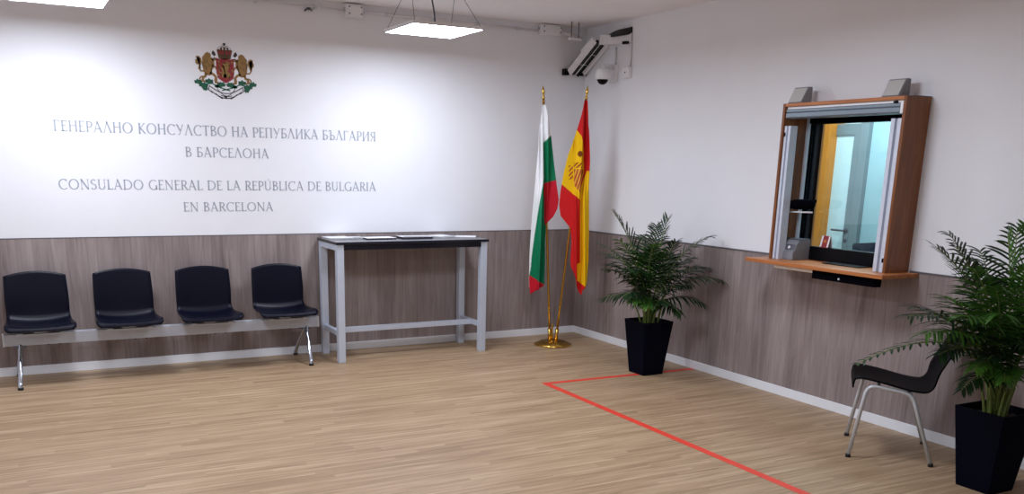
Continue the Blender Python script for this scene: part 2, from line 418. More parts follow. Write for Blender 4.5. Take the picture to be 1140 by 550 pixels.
for i, x in enumerate(BX):
    b = new(); shell(b, seat_prof, seat_half, arch=.034, dish=.012, seatdish=.028); place(b, (x, -.118, .455), (0, -1, 0))
    obj('seat_shell', b, M['plastic'], bench)
    b = new()
    for dx in (-.15, .15):
        box(b, (x+dx-.02, -.46, .405), (x+dx+.02, -.16, .418), .003)
    box(b, (x-.19, -.44, .392), (x+.19, -.41, .408), .003); box(b, (x-.17, -.22, .392), (x+.17, -.19, .408), .003)
    box(b, (x-.05, -.34, .39), (x+.05, -.27, .41), .003)
    obj('seat_bracket', b, M['steel'], bench)
    b = new(); box(b, (x+.02, -.3365, .336), (x+.13, -.335, .34)); box(b, (x+.02, -.3365, .318), (x+.022, -.335, .39)); obj('clamp_plate', b, M['greytube'], bench)
    for dx in (.045, .13):
        b = new(); lathe(b, (x+dx, -.31, .292), [(.007, 0), (.007, .0105)], 8); obj('bolt', b, M['rubber'], bench)
for x in (-5.33, -3.06):
    for s, yb in ((-1, -.545), (1, -.055)):
        y0 = -.305 + s*.018
        path = smooth_path([(x, y0, .305), (x-.008, y0+s*.04, .25), (x-.02, (y0+yb)/2+s*.03, .14), (x-.028, yb-s*.012, .05), (x-.03, yb, .012)])
        b = new(); tube(b, path, .017, 12); lg = obj('leg', b, M['chrome'], bench)
        b = new(); lathe(b, (x-.03, yb, 0), [(.021, 0), (.021, .012), (.018, .02)], 14); obj('foot_cap', b, M['rubber'], lg)
    b = new(); box(b, (x-.05, -.34, .288), (x+.04, -.27, .303), .003); obj('leg_plate', b, M['greydark'], bench)

# ------------------------------------------------------------------ high table with papers
TX0, TX1, TY0, TY1, TZ = -2.852, -1.372, -.585, -.03, 1.066
tab = thing('high_table', (-2.1, -.3, 0), 'tall narrow table with dark top and light grey square-tube frame', 'table')
b = new(); box(b, (TX0, TY0, TZ-.024), (TX1, TY1, TZ), .003); obj('tabletop', b, M['tabletop'], tab)
q = .062; gx0, gx1, gy0, gy1 = TX0+.008, TX1-.012, TY0+.012, TY1-.02
for x in (gx0, gx1-q):
    for y in (gy0, gy1-q):
        b = new(); box(b, (x, y, .006), (x+q, y+q, TZ-.0245), .003); lg = obj('leg', b, M['tableframe'], tab)
        b = new(); box(b, (x+.002, y+.002, 0), (x+q-.002, y+q-.002, .0065)); obj('foot_pad', b, M['greytube'], lg)
for x in (gx0, gx1-q):
    b = new(); box(b, (x, gy0+q, TZ-.075), (x+q, gy1-q, TZ-.0245), .002); obj('end_rail', b, M['tableframe'], tab)
    b = new(); box(b, (x+.012, gy0+q, .235), (x+q-.012, gy1-q, .28), .002); obj('low_rail', b, M['tableframe'], tab)
for y in (gy0, gy1-q):
    b = new(); box(b, (gx0+q, y+.008, TZ-.072), (gx1-q, y+q-.008, TZ-.0245), .002); obj('top_rail', b, M['tabletop'], tab)  # dark material paints in the shade these rails get under the top
b = new(); box(b, (gx0+q-.012, -.355, .233), (gx1-q+.012, -.31, .279), .002); obj('long_rail', b, M['tableframe'], tab)
# papers on the top
def sheet(u0, v0, u1, v1, w, d, rot, label, name, cat, mats, h=.004, edge=False):
    p = at((u0+u1)/2, (v0+v1)/2, 2, TZ); x, y = p[0], min(max(p[1], TY0+d/2+.02), TY1-d/2)
    b = new(); box(b, (-w/2, -d/2, 0), (w/2, d/2, h), .0008)
    t = thing(name, (x, y, TZ+.0004), label, cat, 'papers on the high table')
    t.rotation_euler = (0, 0, rot)
    me = b; o = obj('pages', me, mats[0]); o.parent = t
    b = new(); box(b, (-w/2-.001, -d/2-.001, h), (w/2+.001, d/2+.001, h+.0012)); o = obj('cover', b, mats[1]); o.parent = t
    if edge:
        b = new(); box(b, (-w/2+.02, -d/2+.02, h+.0012), (w/2-.02, -d/2+.07, h+.0016)); o = obj('printed_band', b, mats[2]); o.parent = t
    return t
P_, DK = M['paper'], M['darkprint']
sheet(362, 263, 386, 266, .22, .20, .08, 'white sheet stack at the left end of the tall table', 'paper_stack', 'papers', (P_, P_, DK), .006)
sheet(392, 263.5, 400, 266, .12, .16, -.12, 'white folded leaflet with a dark corner beside the left sheet stack', 'leaflet', 'leaflet', (P_, P_, DK), .004, True)
sheet(405, 264, 438, 266.8, .28, .17, .03, 'white booklet with dark edge, left of the table middle', 'booklet', 'booklet', (DK, P_, DK), .008)
sheet(443, 263, 480, 266, .30, .17, -.03, 'thick dark-edged booklet in the middle of the tall table', 'booklet', 'booklet', (DK, P_, DK), .012, True)
sheet(428, 259, 447, 260, .16, .08, .0, 'small dark leaflet near the wall behind the middle booklets', 'leaflet', 'leaflet', (DK, DK, P_), .006)
sheet(484, 261, 503, 265.5, .2, .26, .35, 'tilted white brochure with dark stripe, right of the middle booklet', 'brochure', 'brochure', (P_, P_, DK), .006, True)
sheet(508, 262, 528, 265, .2, .2, -.5, 'pale loose leaflet nearest the right end of the tall table', 'leaflet', 'leaflet', (P_, P_, DK), .003)
sheet(472, 258.6, 486, 259.6, .16, .08, 0, 'dark-topped flat booklet by the wall behind the tilted brochure', 'booklet', 'booklet', (P_, DK, DK), .005)

# ------------------------------------------------------------------ wall lettering
def arc(cx, cy, rx, ry, a0, a1, n=18): return [(cx+rx*math.cos(math.radians(a0+(a1-a0)*i/n)), cy+ry*math.sin(math.radians(a0+(a1-a0)*i/n))) for i in range(n+1)]
K, t_ = .135, .062
def S(x0, y0, x1, y1, w=K): return ('s', [(x0, y0), (x1, y1)], w)
def A_(pts): return ('a', pts, K)
def SE(x, y, w=.22): return ('s', [(x-w/2, y), (x+w/2, y)], .045)
def bowl(x, y0, y1, w): return A_([(x, y1-.03), (x+w*.4, y1-.03)] + arc(x+w*.4, (y0+y1)/2, w*.6, (y1-y0)/2-.03, 90, -90) + [(x, y0+.03)])
def vs(x): return [S(x, 0, x, 1), SE(x, .02), SE(x, .98)]
G = {
 'Г': (.58, vs(.12)+[S(.12, .97, .54, .97, t_), S(.54, .99, .52, .84, t_)]),
 'E': (.56, vs(.12)+[S(.12, .97, .50, .97, t_), S(.50, .99, .48, .86, t_), S(.12, .53, .42, .53, t_), S(.12, .03, .52, .03, t_), S(.52, 0, .54, .15, t_)]),
 'H': (.84, vs(.14)+vs(.70)+[S(.14, .53, .70, .53, t_)]),
 'P': (.60, vs(.14)+[bowl(.14, .42, 1, .42)]),
 'A': (.80, [S(.08, 0, .38, 1, t_), S(.36, 1.04, .72, 0), S(.19, .33, .60, .33, t_), SE(.08, .02, .18), SE(.72, .02, .18)]),
 'Л': (.80, [S(.08, 0, .38, 1, t_), S(.36, 1.04, .72, 0), SE(.08, .02, .18), SE(.72, .02, .18)]),
 'O': (.98, [A_(arc(.49, .5, .42, .49, 0, 360, 32))]),
 'K': (.72, vs(.14)+[S(.20, .50, .62, .98, t_), S(.22, .54, .68, 0), SE(.62, .98, .16)]),
 'C': (.84, [A_(arc(.50, .5, .42, .49, 48, 312, 26)), S(.77, .98, .77, .78, t_)]),
 'У': (.74, [S(.08, 1, .40, .38), S(.66, 1, .30, .02, t_), S(.30, .02, .16, .04, t_), SE(.08, .98, .18), SE(.66, .98, .16)]),
 'T': (.70, [S(.35, 0, .35, 1), SE(.35, .02), S(.04, .97, .66, .97, t_), S(.05, .99, .03, .84, t_), S(.65, .99, .67, .84, t_)]),
 'B': (.64, vs(.14)+[bowl(.14, .52, 1, .36), bowl(.14, 0, .54, .44)]),
 'П': (.82, vs(.14)+vs(.68)+[S(.14, .97, .68, .97, t_)]),
 'Б': (.64, vs(.14)+[S(.14, .97, .52, .97, t_), S(.52, .99, .50, .85, t_), bowl(.14, 0, .55, .44)]),
 'И': (.86, vs(.14)+vs(.72)+[S(.14, .05, .72, .95, t_)]),
 'Ъ': (.74, [S(.24, 0, .24, 1), SE(.24, .02), S(.04, .97, .30, .97, t_), S(.05, .99, .03, .85, t_), bowl(.24, 0, .52, .42)]),
 'Я': (.68, [S(.54, 0, .54, 1), SE(.54, .02), SE(.54, .98), A_([(.54, .97), (.36, .97)]+arc(.36, .72, .24, .25, 90, 270)+[(.54, .47)]), S(.34, .47, .08, 0, t_), SE(.08, .02, .18)]),
 'N': (.88, [S(.14, 0, .14, 1, t_), S(.12, 1, .74, 0), S(.74, 0, .74, 1, t_), SE(.14, .02), SE(.74, .98), SE(.10, .98, .14)]),
 'S': (.56, [A_(arc(.28, .75, .20, .23, 30, 250, 16)+arc(.28, .27, .22, .25, 80, -150, 16))]),
 'U': (.80, [S(.14, 1, .14, .35), A_(arc(.40, .32, .26, .30, 180, 360)), S(.66, .32, .66, 1, t_), SE(.14, .98), SE(.66, .98)]),
 'L': (.56, vs(.14)+[S(.14, .03, .52, .03, t_), S(.52, 0, .54, .16, t_)]),
 'D': (.90, vs(.14)+[A_([(.14, .97), (.36, .97)]+arc(.36, .5, .46, .47, 90, -90, 22)+[(.14, .03)])]),
 'G': (.88, [A_(arc(.50, .5, .42, .49, 50, 318, 26)), S(.78, .02, .78, .42), SE(.78, .42)]),
 'R': (.68, vs(.14)+[bowl(.14, .46, 1, .40), S(.34, .48, .66, 0), SE(.64, .02, .12)]),
 'I': (.30, vs(.15)),
}
G['Ú'] = (.80, G['U'][1]+[S(.42, 1.08, .54, 1.24, t_)])
ALIAS = {'Е': 'E', 'Н': 'H', 'Р': 'P', 'А': 'A', 'О': 'O', 'К': 'K', 'С': 'C', 'Т': 'T', 'В': 'B'}
def stroke(bm, pts, width, mod, sc, y0):
    P = [Vector((p[0], p[1])) for p in pts]; n = len(P); L, Rr = [], []
    for i in range(n):
        tg = (P[min(i+1, n-1)]-P[max(i-1, 0)]).normalized(); nm = Vector((-tg[1], tg[0]))
        w = (t_+(K-t_)*abs(tg[1])**1.5) if mod else width
        L.append(P[i]+nm*w/2); Rr.append(P[i]-nm*w/2)
    for i in range(n-1):
        loop = [L[i], L[i+1], Rr[i+1], Rr[i]]
        base = [(p[0]*sc, 0, p[1]*sc) for p in loop]; top = [(p[0]*sc, -y0, p[1]*sc) for p in loop]
        try: quad_prism(bm, base, top)
        except ValueError: pass
def lettering(text, x0, x1, zb, cap, label):
    t = thing('wall_lettering', (x0, -.0005, zb), label, 'lettering')
    adv, items = 0, []
    for ch in text:
        if ch == ' ': adv += .42; continue
        g = G[ALIAS.get(ch, ch)]; items.append((adv, g)); adv += g[0]+.10
    stretch = (x1-x0)/((adv-.10)*cap)
    for a, g in items:
        b = new()
        for kind, pts, w in g[1]: stroke(b, [(p[0]*stretch, p[1]) for p in pts], w, kind == 'a', cap, .0015)
        o = obj('letter', b, M['lettering']); o.parent = t; o.location = (a*cap*stretch, 0, 0)
    return t
lettering('ГЕНЕРАЛНО КОНСУЛСТВО НА РЕПУБЛИКА БЪЛГАРИЯ', -4.935, -2.262, 1.925, .082, 'long top line of silver Cyrillic letters under the crest')
lettering('В БАРСЕЛОНА', -3.955, -3.255, 1.752, .078, 'short second line of silver Cyrillic letters on the white wall')
lettering('CONSULADO GENERAL DE LA REPÚBLICA DE BULGARIA', -4.94, -2.268, 1.480, .078, 'long third line of silver Latin letters beginning CONSULADO GENERAL')
lettering('EN BARCELONA', -3.995, -3.235, 1.302, .075, 'lowest short line of silver Latin letters reading EN BARCELONA')

# ------------------------------------------------------------------ coat of arms on the wall
EX, EZ, ES = -3.592, 2.447, .0071        # centre and metres per pixel of its 100 x 75 px close-up / 7.33
arms = thing('coat_of_arms', (EX, 0, EZ), 'painted crest with two gold lions, red shield and crown, high on white wall', 'coat of arms')
def ep(x, y): return (EX + (x-376)/7.33*ES*1.015, EZ - (y-289)/7.33*ES)
def flat(bm, pts, lo, hi, mi=0):
    P = [ep(*p) for p in pts]
    a = [bm.verts.new((p[0], -lo, p[1])) for p in P]; c = [bm.verts.new((p[0], -hi, p[1])) for p in P]; n = len(P)
    fs = [bm.faces.new(c)] + [bm.faces.new((a[i], a[(i+1) % n], c[(i+1) % n], c[i])) for i in range(n)]
    r = bmesh.ops.triangulate(bm, faces=[fs[0]])
    for f in fs[1:]+r['faces']: f.material_index = mi
def line2(bm, pts, w, lo, hi, mi=0):
    P = [Vector(p) for p in pts]; n = len(P); L, Rr = [], []
    for i in range(n):
        tg = (P[min(i+1, n-1)]-P[max(i-1, 0)]).normalized(); nm = Vector((-tg[1], tg[0]))*w/2
        L.append(P[i]+nm); Rr.append(P[i]-nm)
    flat(bm, [tuple(p) for p in L]+[tuple(p) for p in Rr[::-1]], lo, hi, mi)
mir = lambda pts: [(752-x, y) for x, y in pts]
def ell(cx, cy, rx, ry, n=14, rot=0):
    return [(cx+rx*math.cos(2*PI*i/n)*math.cos(rot)-ry*math.sin(2*PI*i/n)*math.sin(rot), cy+rx*math.cos(2*PI*i/n)*math.sin(rot)+ry*math.sin(2*PI*i/n)*math.cos(rot)) for i in range(n)]
# shield with a rampant lion
b = new()
flat(b, [(303, 182), (330, 190), (376, 182), (422, 190), (449, 182), (450, 300), (440, 345), (410, 366), (376, 385), (342, 366), (312, 345), (302, 300)], 0, .004)
shd = obj('shield', b, M['emred'], arms)
b = new()
flat(b, [(392, 205), (412, 212), (418, 228), (404, 236), (414, 250), (402, 268), (398, 290), (412, 300), (420, 330), (404, 326), (400, 346), (382, 340), (388, 318), (368, 308), (356, 322), (362, 342), (344, 338), (342, 318), (352, 298), (350, 278), (336, 270), (344, 256), (362, 260), (366, 242), (350, 236), (356, 222), (374, 226), (380, 210)], .004, .006)
line2(b, [(352, 300), (326, 300), (320, 276), (332, 252), (322, 232)], 10, .004, .006)
for x, y in ((324, 212), (432, 212), (434, 282), (318, 322)): flat(b, ell(x, y, 8, 12, 8), .004, .006)
obj('shield_lion', b, M['gold'], shd)
# lions as supporters
lion = [(236, 140), (256, 150), (264, 166), (258, 178), (276, 188), (286, 210), (288, 238), (278, 268), (258, 290), (264, 312), (246, 330), (216, 326), (198, 304), (191, 270), (197, 240), (186, 222), (194, 204), (188, 184), (204, 168), (216, 150)]
for f in (lambda p: p, mir):
    b = new(); flat(b, f(lion), 0, .003)
    line2(b, f([(200, 296), (172, 296), (158, 276), (166, 250), (178, 226), (178, 200), (162, 182), (140, 186)]), 12, 0, .003)
    flat(b, f([(134, 206), (150, 200), (160, 224), (154, 246), (140, 244), (132, 226)]), 0, .003)
    line2(b, f([(268, 200), (290, 200), (306, 192)]), 15, 0, .003); line2(b, f([(270, 246), (290, 254), (306, 272)]), 15, 0, .003)
    line2(b, f([(246, 306), (276, 318), (296, 340), (290, 362), (294, 380)]), 20, 0, .003); line2(b, f([(284, 384), (318, 384)]), 12, 0, .003)
    line2(b, f([(214, 312), (208, 338), (190, 348), (184, 372)]), 20, 0, .003); line2(b, f([(176, 378), (212, 378)]), 12, 0, .003); line2(b, f([(192, 338), (168, 346), (158, 366)]), 12, 0, .003)
    ln = obj('lion', b, M['gold'], arms)
    b = new()
    for pts in ([(202, 206), (216, 216), (204, 234)], [(222, 196), (236, 210), (224, 228)], [(206, 250), (222, 258), (216, 280)], [(238, 230), (250, 246), (240, 262)]): line2(b, f(pts), 4, .003, .0042)
    obj('mane', b, M['gold2'], ln)
# crown
b = new(); flat(b, [(312, 118), (324, 96), (350, 82), (376, 78), (402, 82), (428, 96), (440, 118), (432, 150), (424, 186), (376, 192), (328, 186), (320, 150)], 0, .004)
cr = obj('crown', b, M['gold2'], arms)
b = new()
for x0, x1 in ((322, 340), (346, 368), (384, 406), (412, 430)): flat(b, [(x0, 124), (x1, 122), (x1-2 if x1 > 376 else x1, 150), (x0+2, 150)], .004, .0055)
obj('crown_lining', b, M['emred'], cr)
b = new(); line2(b, [(316, 112), (340, 92), (376, 86), (412, 92), (436, 112)], 8, .004, .006)
for x in (336, 362, 390, 416): flat(b, ell(x, 106, 6, 8, 8), .004, .006)
obj('crown_pearls', b, M['emwhite'], cr)
b = new(); flat(b, [(371, 80), (371, 72), (364, 72), (364, 64), (371, 64), (371, 57), (381, 57), (381, 64), (388, 64), (388, 72), (381, 72), (381, 80)], 0, .004); obj('crown_cross', b, M['emdark'], cr)
b = new()
for f in (lambda p: p, mir):
    flat(b, f([(268, 150), (280, 124), (296, 138), (304, 160), (288, 170)]), 0, .003); line2(b, f([(262, 190), (276, 198), (290, 182), (300, 190)]), 8, 0, .003)
obj('crown_ribbon', b, M['emdark'], cr)
# oak branches and motto band
def oak(cx, cy, r, rot):
    return [(cx+r*(1 if k % 2 == 0 else .62)*math.cos(rot+PI*k/6), cy+.72*r*(1 if k % 2 == 0 else .62)*math.sin(rot+PI*k/6)) for k in range(12)]
for f in (lambda p: p, mir):
    b = new()
    for cx, cy, r, ro in ((146, 384, 34, .3), (190, 412, 40, .8), (204, 440, 24, .2), (238, 376, 36, .5), (320, 408, 34, .2), (344, 396, 32, 1.0), (300, 414, 22, .4)): flat(b, f(oak(cx, cy, r, ro)), .0, .003+.0002*(cx % 5))
    line2(b, f([(150, 392), (210, 400), (256, 392), (300, 410), (350, 430), (410, 446)]), 9, 0, .0028)
    obj('oak_branch', b, M['emgreen'], arms)
band = lambda dy, x0=236: [(x0+(752-2*x0)*i/16, 410+dy+58*math.sin(PI*i/16)) for i in range(17)]
b = new(); P0, P1 = band(0), band(44); flat(b, P0+P1[::-1], 0, .0012); rb = obj('motto_band', b, M['emwhite'], arms)
b = new(); line2(b, band(2), 7, .0012, .0026); line2(b, band(42, 246), 7, .0012, .0026); line2(b, band(22, 300), 5, .0012, .0026)
for f in (lambda p: p, mir):
    line2(b, f([(236, 412), (232, 448), (262, 470)]), 6, .0012, .0026); line2(b, f([(284, 474), (312, 496), (342, 514)]), 8, .0012, .0026); line2(b, f([(330, 488), (376, 496), (380, 510)]), 6, .0012, .0026)
obj('band_outline', b, M['emdark'], rb)

# ------------------------------------------------------------------ flags on a brass stand
PB = Vector((-.600, -.535, 0)); YP = -.52
base = thing('flag_stand', PB, 'round polished brass stand holding two flagpoles on the wood floor', 'flag stand')
b = new(); lathe(b, PB, [(.190, 0), (.194, .008), (.186, .018), (.155, .028), (.125, .042), (.09, .048), (.07, .052), (.05, .054)], 40); obj('base_disc', b, M['brass'], base)
_n = -Vector((FW[0], FW[1], 0)).normalized()
def on_stand(u, v): d = ray(u, v); return EYE + d*((PB-EYE).dot(_n)/d.dot(_n))
TOPS = [on_stand(605, 110), on_stand(652.6, 110)]; _h = Vector((RT[0], RT[1], 0)).normalized(); FEET = [PB-_h*.03+Vector((0, 0, .04)), PB+_h*.03+Vector((0, 0, .04))]
for fo, tp in zip(FEET, TOPS):
    d = (tp-fo).normalized(); b = new(); tube(b, [fo+d*.0, fo+d*.12], .018, 14); obj('socket', b, M['brass'], base)
b = new(); lathe(b, PB+Vector((0, .02, .04)), [(.016, 0), (.014, .05), (.008, .1), (.012, .12), (.006, .17), (.001, .175)], 14); obj('centre_post', b, M['brass'], base)
RH = Vector((RT[0], RT[1], 0)).normalized(); NH = Vector((FW[0], FW[1], 0)).normalized()*-1     # across / towards the viewer
def pip(x, y, poly):
    c = False; j = len(poly)-1
    for i in range(len(poly)):
        (xi, yi), (xj, yj) = poly[i], poly[j]
        if (yi > y) != (yj > y) and x < (xj-xi)*(y-yi)/(yj-yi)+xi: c = not c
        j = i
    return c
def nearest_on(x, y, poly):
    best = None
    for i in range(len(poly)):
        (ax, ay), (bx, by) = poly[i-1], poly[i]; dx, dy = bx-ax, by-ay; L = dx*dx+dy*dy
        t = 0 if L == 0 else max(0, min(1, ((x-ax)*dx+(y-ay)*dy)/L)); q = (ax+t*dx, ay+t*dy); d = (q[0]-x)**2+(q[1]-y)**2
        if best is None or d < best[0]: best = (d, q)
    return best[1]
def flag(name, root, pole_top, outline, dye, depth, step=.42):
    # the hanging cloth: a folded sheet, cut to the outline of the drape; u, v measure across and down in units of 1/112 m
    base_pt = pole_top; nrm = NH
    def world(u, v, dd):
        d = ray(u, v); t = (base_pt-EYE).dot(nrm)/d.dot(nrm); return EYE + d*t + nrm*dd
    us = [p[0] for p in outline]; vs_ = [p[1] for p in outline]
    u0, v0 = min(us), min(vs_); nu = int((max(us)-u0)/step)+2; nv = int((max(vs_)-v0)/(step*1.6))+2
    b = new(); lay = b.verts.layers.float_color.new('dye'); cache = {}; cells = []
    for j in range(nv):
        for i in range(nu):
            if pip(u0+(i+.5)*step, v0+(j+.5)*step*1.6, outline): cells.append((i, j))
    cs = set(cells)
    def vert(i, j):
        if (i, j) in cache: return cache[(i, j)]
        u, v = u0+i*step, v0+j*step*1.6
        if not all(((i-a), (j-c)) in cs for a in (0, 1) for c in (0, 1)): u, v = nearest_on(u, v, outline)
        w = b.verts.new(world(u, v, max(.016, depth(u, v)+.025))); w[lay] = (*lin(dye(u, v)), 1); cache[(i, j)] = w; return w
    for i, j in cells:
        f = [vert(i, j), vert(i+1, j), vert(i+1, j+1), vert(i, j+1)]
        try: b.faces.new(f).smooth = True
        except ValueError: pass
    bmesh.ops.remove_doubles(b, verts=b.verts, dist=.0004)
    bmesh.ops.recalc_face_normals(b, faces=b.faces)
    bmesh.ops.solidify(b, geom=list(b.faces), thickness=.004)
    return obj(name, b, M['cloth_bg'], root)
def interp(tab, v):
    if v <= tab[0][0]: return tab[0][1]
    for (a, x), (c, y) in zip(tab, tab[1:]):
        if v <= c: return x+(y-x)*(v-a)/(c-a)
    return tab[-1][1]
def pole_thing(label, fo, tp):
    t = thing('flag', (fo[0], fo[1], 0), label, 'flag')
    d = (tp-fo).normalized(); b = new(); tube(b, [fo+d*.02, tp], .0115, 12); obj('pole', b, M['brass'], t)
    b = new(); lathe(b, tp, [(.009, -.03), (.014, -.022), (.009, -.012), (.011, 0), (.016, .010), (.009, .022), (.007, .03), (.013, .048), (.015, .06), (.011, .085), (.002, .118)], 14, axis=d); obj('finial', b, M['brass'], t)
    return t
# left flag: white, green, red
WH, GR, RD = (240, 241, 243), (12, 122, 82), (200, 28, 46)
t1 = pole_thing('white, green and red flag drooping on the left brass pole', FEET[0], TOPS[0])
out1 = [(603.6, 117), (607.2, 117), (610, 130), (613.5, 152), (616.5, 180), (619.5, 205), (622, 222), (620.5, 232), (616, 241), (611, 246), (607, 250), (606.6, 262), (606.8, 290), (606, 310), (605.5, 317), (598, 322), (590.5, 327.5), (588.7, 318), (588.8, 306), (589.6, 280), (591.5, 250), (595.2, 210), (598.2, 175), (600.5, 145)]
def dye1(u, v):
    mid = interp([(117, 604.6), (205, 605.3), (250, 606)], v)
    if u > mid and v < 250:                                   # hoist fold on the right
        if v < 151+(613-u)*1.0: return WH
        return GR if v < 204+(u-605)*-.25 else RD
    e = interp([(117, 606), (196, 605.4), (215, 602.2), (235, 599), (260, 595.2), (285, 591.8), (300, 590.6), (306, 589)], v)
    if u < e: return WH
    return GR if v < 306+(u-589)*.62 else RD
def depth1(u, v):
    k = min(1, (v-115)/60); mid = interp([(117, 604.8), (205, 605.4), (330, 600)], v)
    s = (u-mid)
    w = interp([(117, 2), (160, 7), (220, 14), (330, 11)], v)
    return k*(.034*math.cos(1.15*s+.006*v) + .03*math.cos(.55*s-.02*v) - .0009*s*s*2) + .03 - .022*math.exp(-(s/1.2)**2)
flag('cloth', t1, TOPS[0], out1, dye1, depth1)
# right flag: red, yellow, red with a crest
YL, R2 = (244, 196, 18), (208, 32, 34)
t2 = pole_thing('red and yellow flag with a crest drooping on the right brass pole', FEET[1], TOPS[1])
out2 = [(650.3, 112), (653.2, 112), (654.2, 125), (655.2, 150), (655.6, 190), (655.6, 250), (655.0, 290), (653, 316), (650.5, 319), (648, 322), (646.3, 328), (643.5, 324), (641.8, 318), (640.6, 312), (638.5, 304), (635.5, 297), (634.8, 290), (636.2, 268), (635, 254), (629.5, 247), (624, 240.5), (622.3, 228), (624, 212), (627.5, 192), (632.5, 172), (638.5, 156), (642.5, 143), (646, 131)]
def crest(u, v):
    # crown, two columns and a barred shield
    if (u-645.2)**2/7+(v-171.5)**2/10 < 1: return (120, 60, 30)
    if 638.5 < u < 647.5 and 181 < v < 187 and (int((u+v)/2.2) % 2 == 0): return (150, 40, 36)
    s = u-.18*(v-190)
    if 639 < u < 649 and 188 < v < 213 and v < 208+(u-640)*1.2:
        return (172, 60, 40) if int((u+ .32*(v-190))/1.55) % 2 == 0 else (232, 176, 70)
    if 633 < u < 637.5 and 184 < v < 200 and int((v+u)/2.5) % 2: return (176, 66, 44)
    if (u-648)**2/9+(v-211)**2/40 < 1: return (120, 40, 36)
    return None
def dye2(u, v):
    r = interp([(112, 640), (143, 641), (152, 646.5), (165, 649.2), (180, 649.6), (192, 649.8), (200, 647.5), (214, 646), (225, 645.8), (330, 645)], v)
    right = interp([(112, 650), (185, 653.5), (192, 652), (200, 649), (208, 646.5), (222, 645.6), (292, 645.6), (294, 641.8), (330, 641.8)], v)
    if v < 190 and u > r: return R2
    if u > right and v > 186: return YL if v < 312+(u-642)*.7 else R2
    if u > r and v < 208: return R2
    low = 204+(u-624)*.86
    if v > low: return R2
    c = crest(u, v)
    return c if c else YL
def depth2(u, v):
    k = min(1, (v-112)/60); mid = interp([(112, 652), (190, 648), (222, 645.6), (330, 645.6)], v)
    s = u-mid
    return k*(.04*math.cos(.62*s+.012*v) + .02*math.cos(1.3*s-.02*v) - .0006*s*s) + .035 - .025*math.exp(-(s/1.0)**2)
flag('cloth', t2, TOPS[1], out2, dye2, depth2)

# ------------------------------------------------------------------ potted palms
def planter(cx, cy, label, group):
    t = thing('potted_palm', (cx, cy, 0), label, 'potted palm', group)
    hb, ht, h = .106, .152, .465
    sq = lambda s, z: [(cx-s, cy-s, z), (cx+s, cy-s, z), (cx+s, cy+s, z), (cx-s, cy+s, z)]
    b = new(); loops = [sq(hb, 0), sq(ht, h), sq(ht-.012, h), sq(ht-.02, h-.06)]
    V = [[b.verts.new(p) for p in l] for l in loops]
    for a, c in zip(V, V[1:]):
        for i in range(4): b.faces.new((a[i], a[(i+1) % 4], c[(i+1) % 4], c[i]))
    b.faces.new(V[0][::-1]); b.faces.new(V[-1])
    es = [e for e in b.edges if abs(e.verts[0].co.z-e.verts[1].co.z) > .3]
    bmesh.ops.bevel(b, geom=es, offset=.008, segments=3, affect='EDGES')
    obj('planter', b, M['planter'], t)
    b = new(); n = 14
    g = [[b.verts.new((cx+(ht-.021)*(2*i/n-1), cy+(ht-.021)*(2*j/n-1), h-.045+random.uniform(-.006, .008))) for i in range(n+1)] for j in range(n+1)]
    for j in range(n):
        for i in range(n): b.faces.new((g[j][i], g[j][i+1], g[j+1][i+1], g[j+1][i]))
    obj('soil', b, M['soil'], t); return t
def frond(root, p0, p3, lift, mat, rnd, leaf=.24, width=.0105, pairs=20, start=.28, spread=1.0, droop=.35):
    p0, p3 = Vector(p0), Vector(p3); L = (p3-p0).length
    c1 = p0 + Vector((0, 0, 1))*L*.42*lift + (p3-p0)*.16; c2 = p0 + (p3-p0)*.66 + Vector((0, 0, 1))*L*.22*lift
    bez = lambda t: (1-t)**3*p0 + 3*(1-t)**2*t*c1 + 3*(1-t)*t*t*c2 + t**3*p3
    pts = [bez(i/22) for i in range(23)]; b = new()
    tube(b, pts, [.0058*(1-.8*i/22)+.0008 for i in range(23)], 6, 1)
    for i in range(pairs):
        t = start + (1-start)*(i+.5)/pairs
        p = bez(t); tg = (bez(min(1, t+.01))-bez(t-.01)).normalized()
        side = tg.cross(Vector((0, 0, 1)));
        if side.length < .05: side = Vector((1, 0, 0))
        side.normalize(); up = side.cross(tg).normalized()
        q = (t-start)/(1-start)
        ln = leaf*1.38*(.55+.45*math.sin(PI*min(1, q*1.25+.12)))*(1-.45*q**3)
        fwd_k = .38+.7*q
        for s in (-1, 1):
            l = ln*rnd.uniform(.85, 1.08)
            d = (side*s*spread*rnd.uniform(.9, 1.1) + tg*fwd_k*rnd.uniform(.85, 1.2) + up*rnd.uniform(.10, .34)).normalized()
            dr = droop*rnd.uniform(.6, 1.3); rows = []
            for k in range(6):
                r = k/5
                c = p + d*l*r + Vector((0, 0, -1))*dr*l*r*r
                w = width*(.35+1.0*math.sin(PI*min(.97, .12+.72*r)))*.5*(1 if k < 5 else .12)
                wd = d.cross(up+Vector((0, 0, .3))).normalized()
                rows.append((b.verts.new(c-wd*w+up*w*.25), b.verts.new(c), b.verts.new(c+wd*w+up*w*.25)))
            for a, c in zip(rows, rows[1:]):
                for k in (0, 1):
                    f = b.faces.new((a[k], a[k+1], c[k+1], c[k])); f.smooth = True
    for v in b.verts:
        if v.co.x > -.05: v.co.x = -.05+.03*(1-math.exp(-(v.co.x+.05)/.03))
    return obj('frond', b, [mat, M['cane']], root)
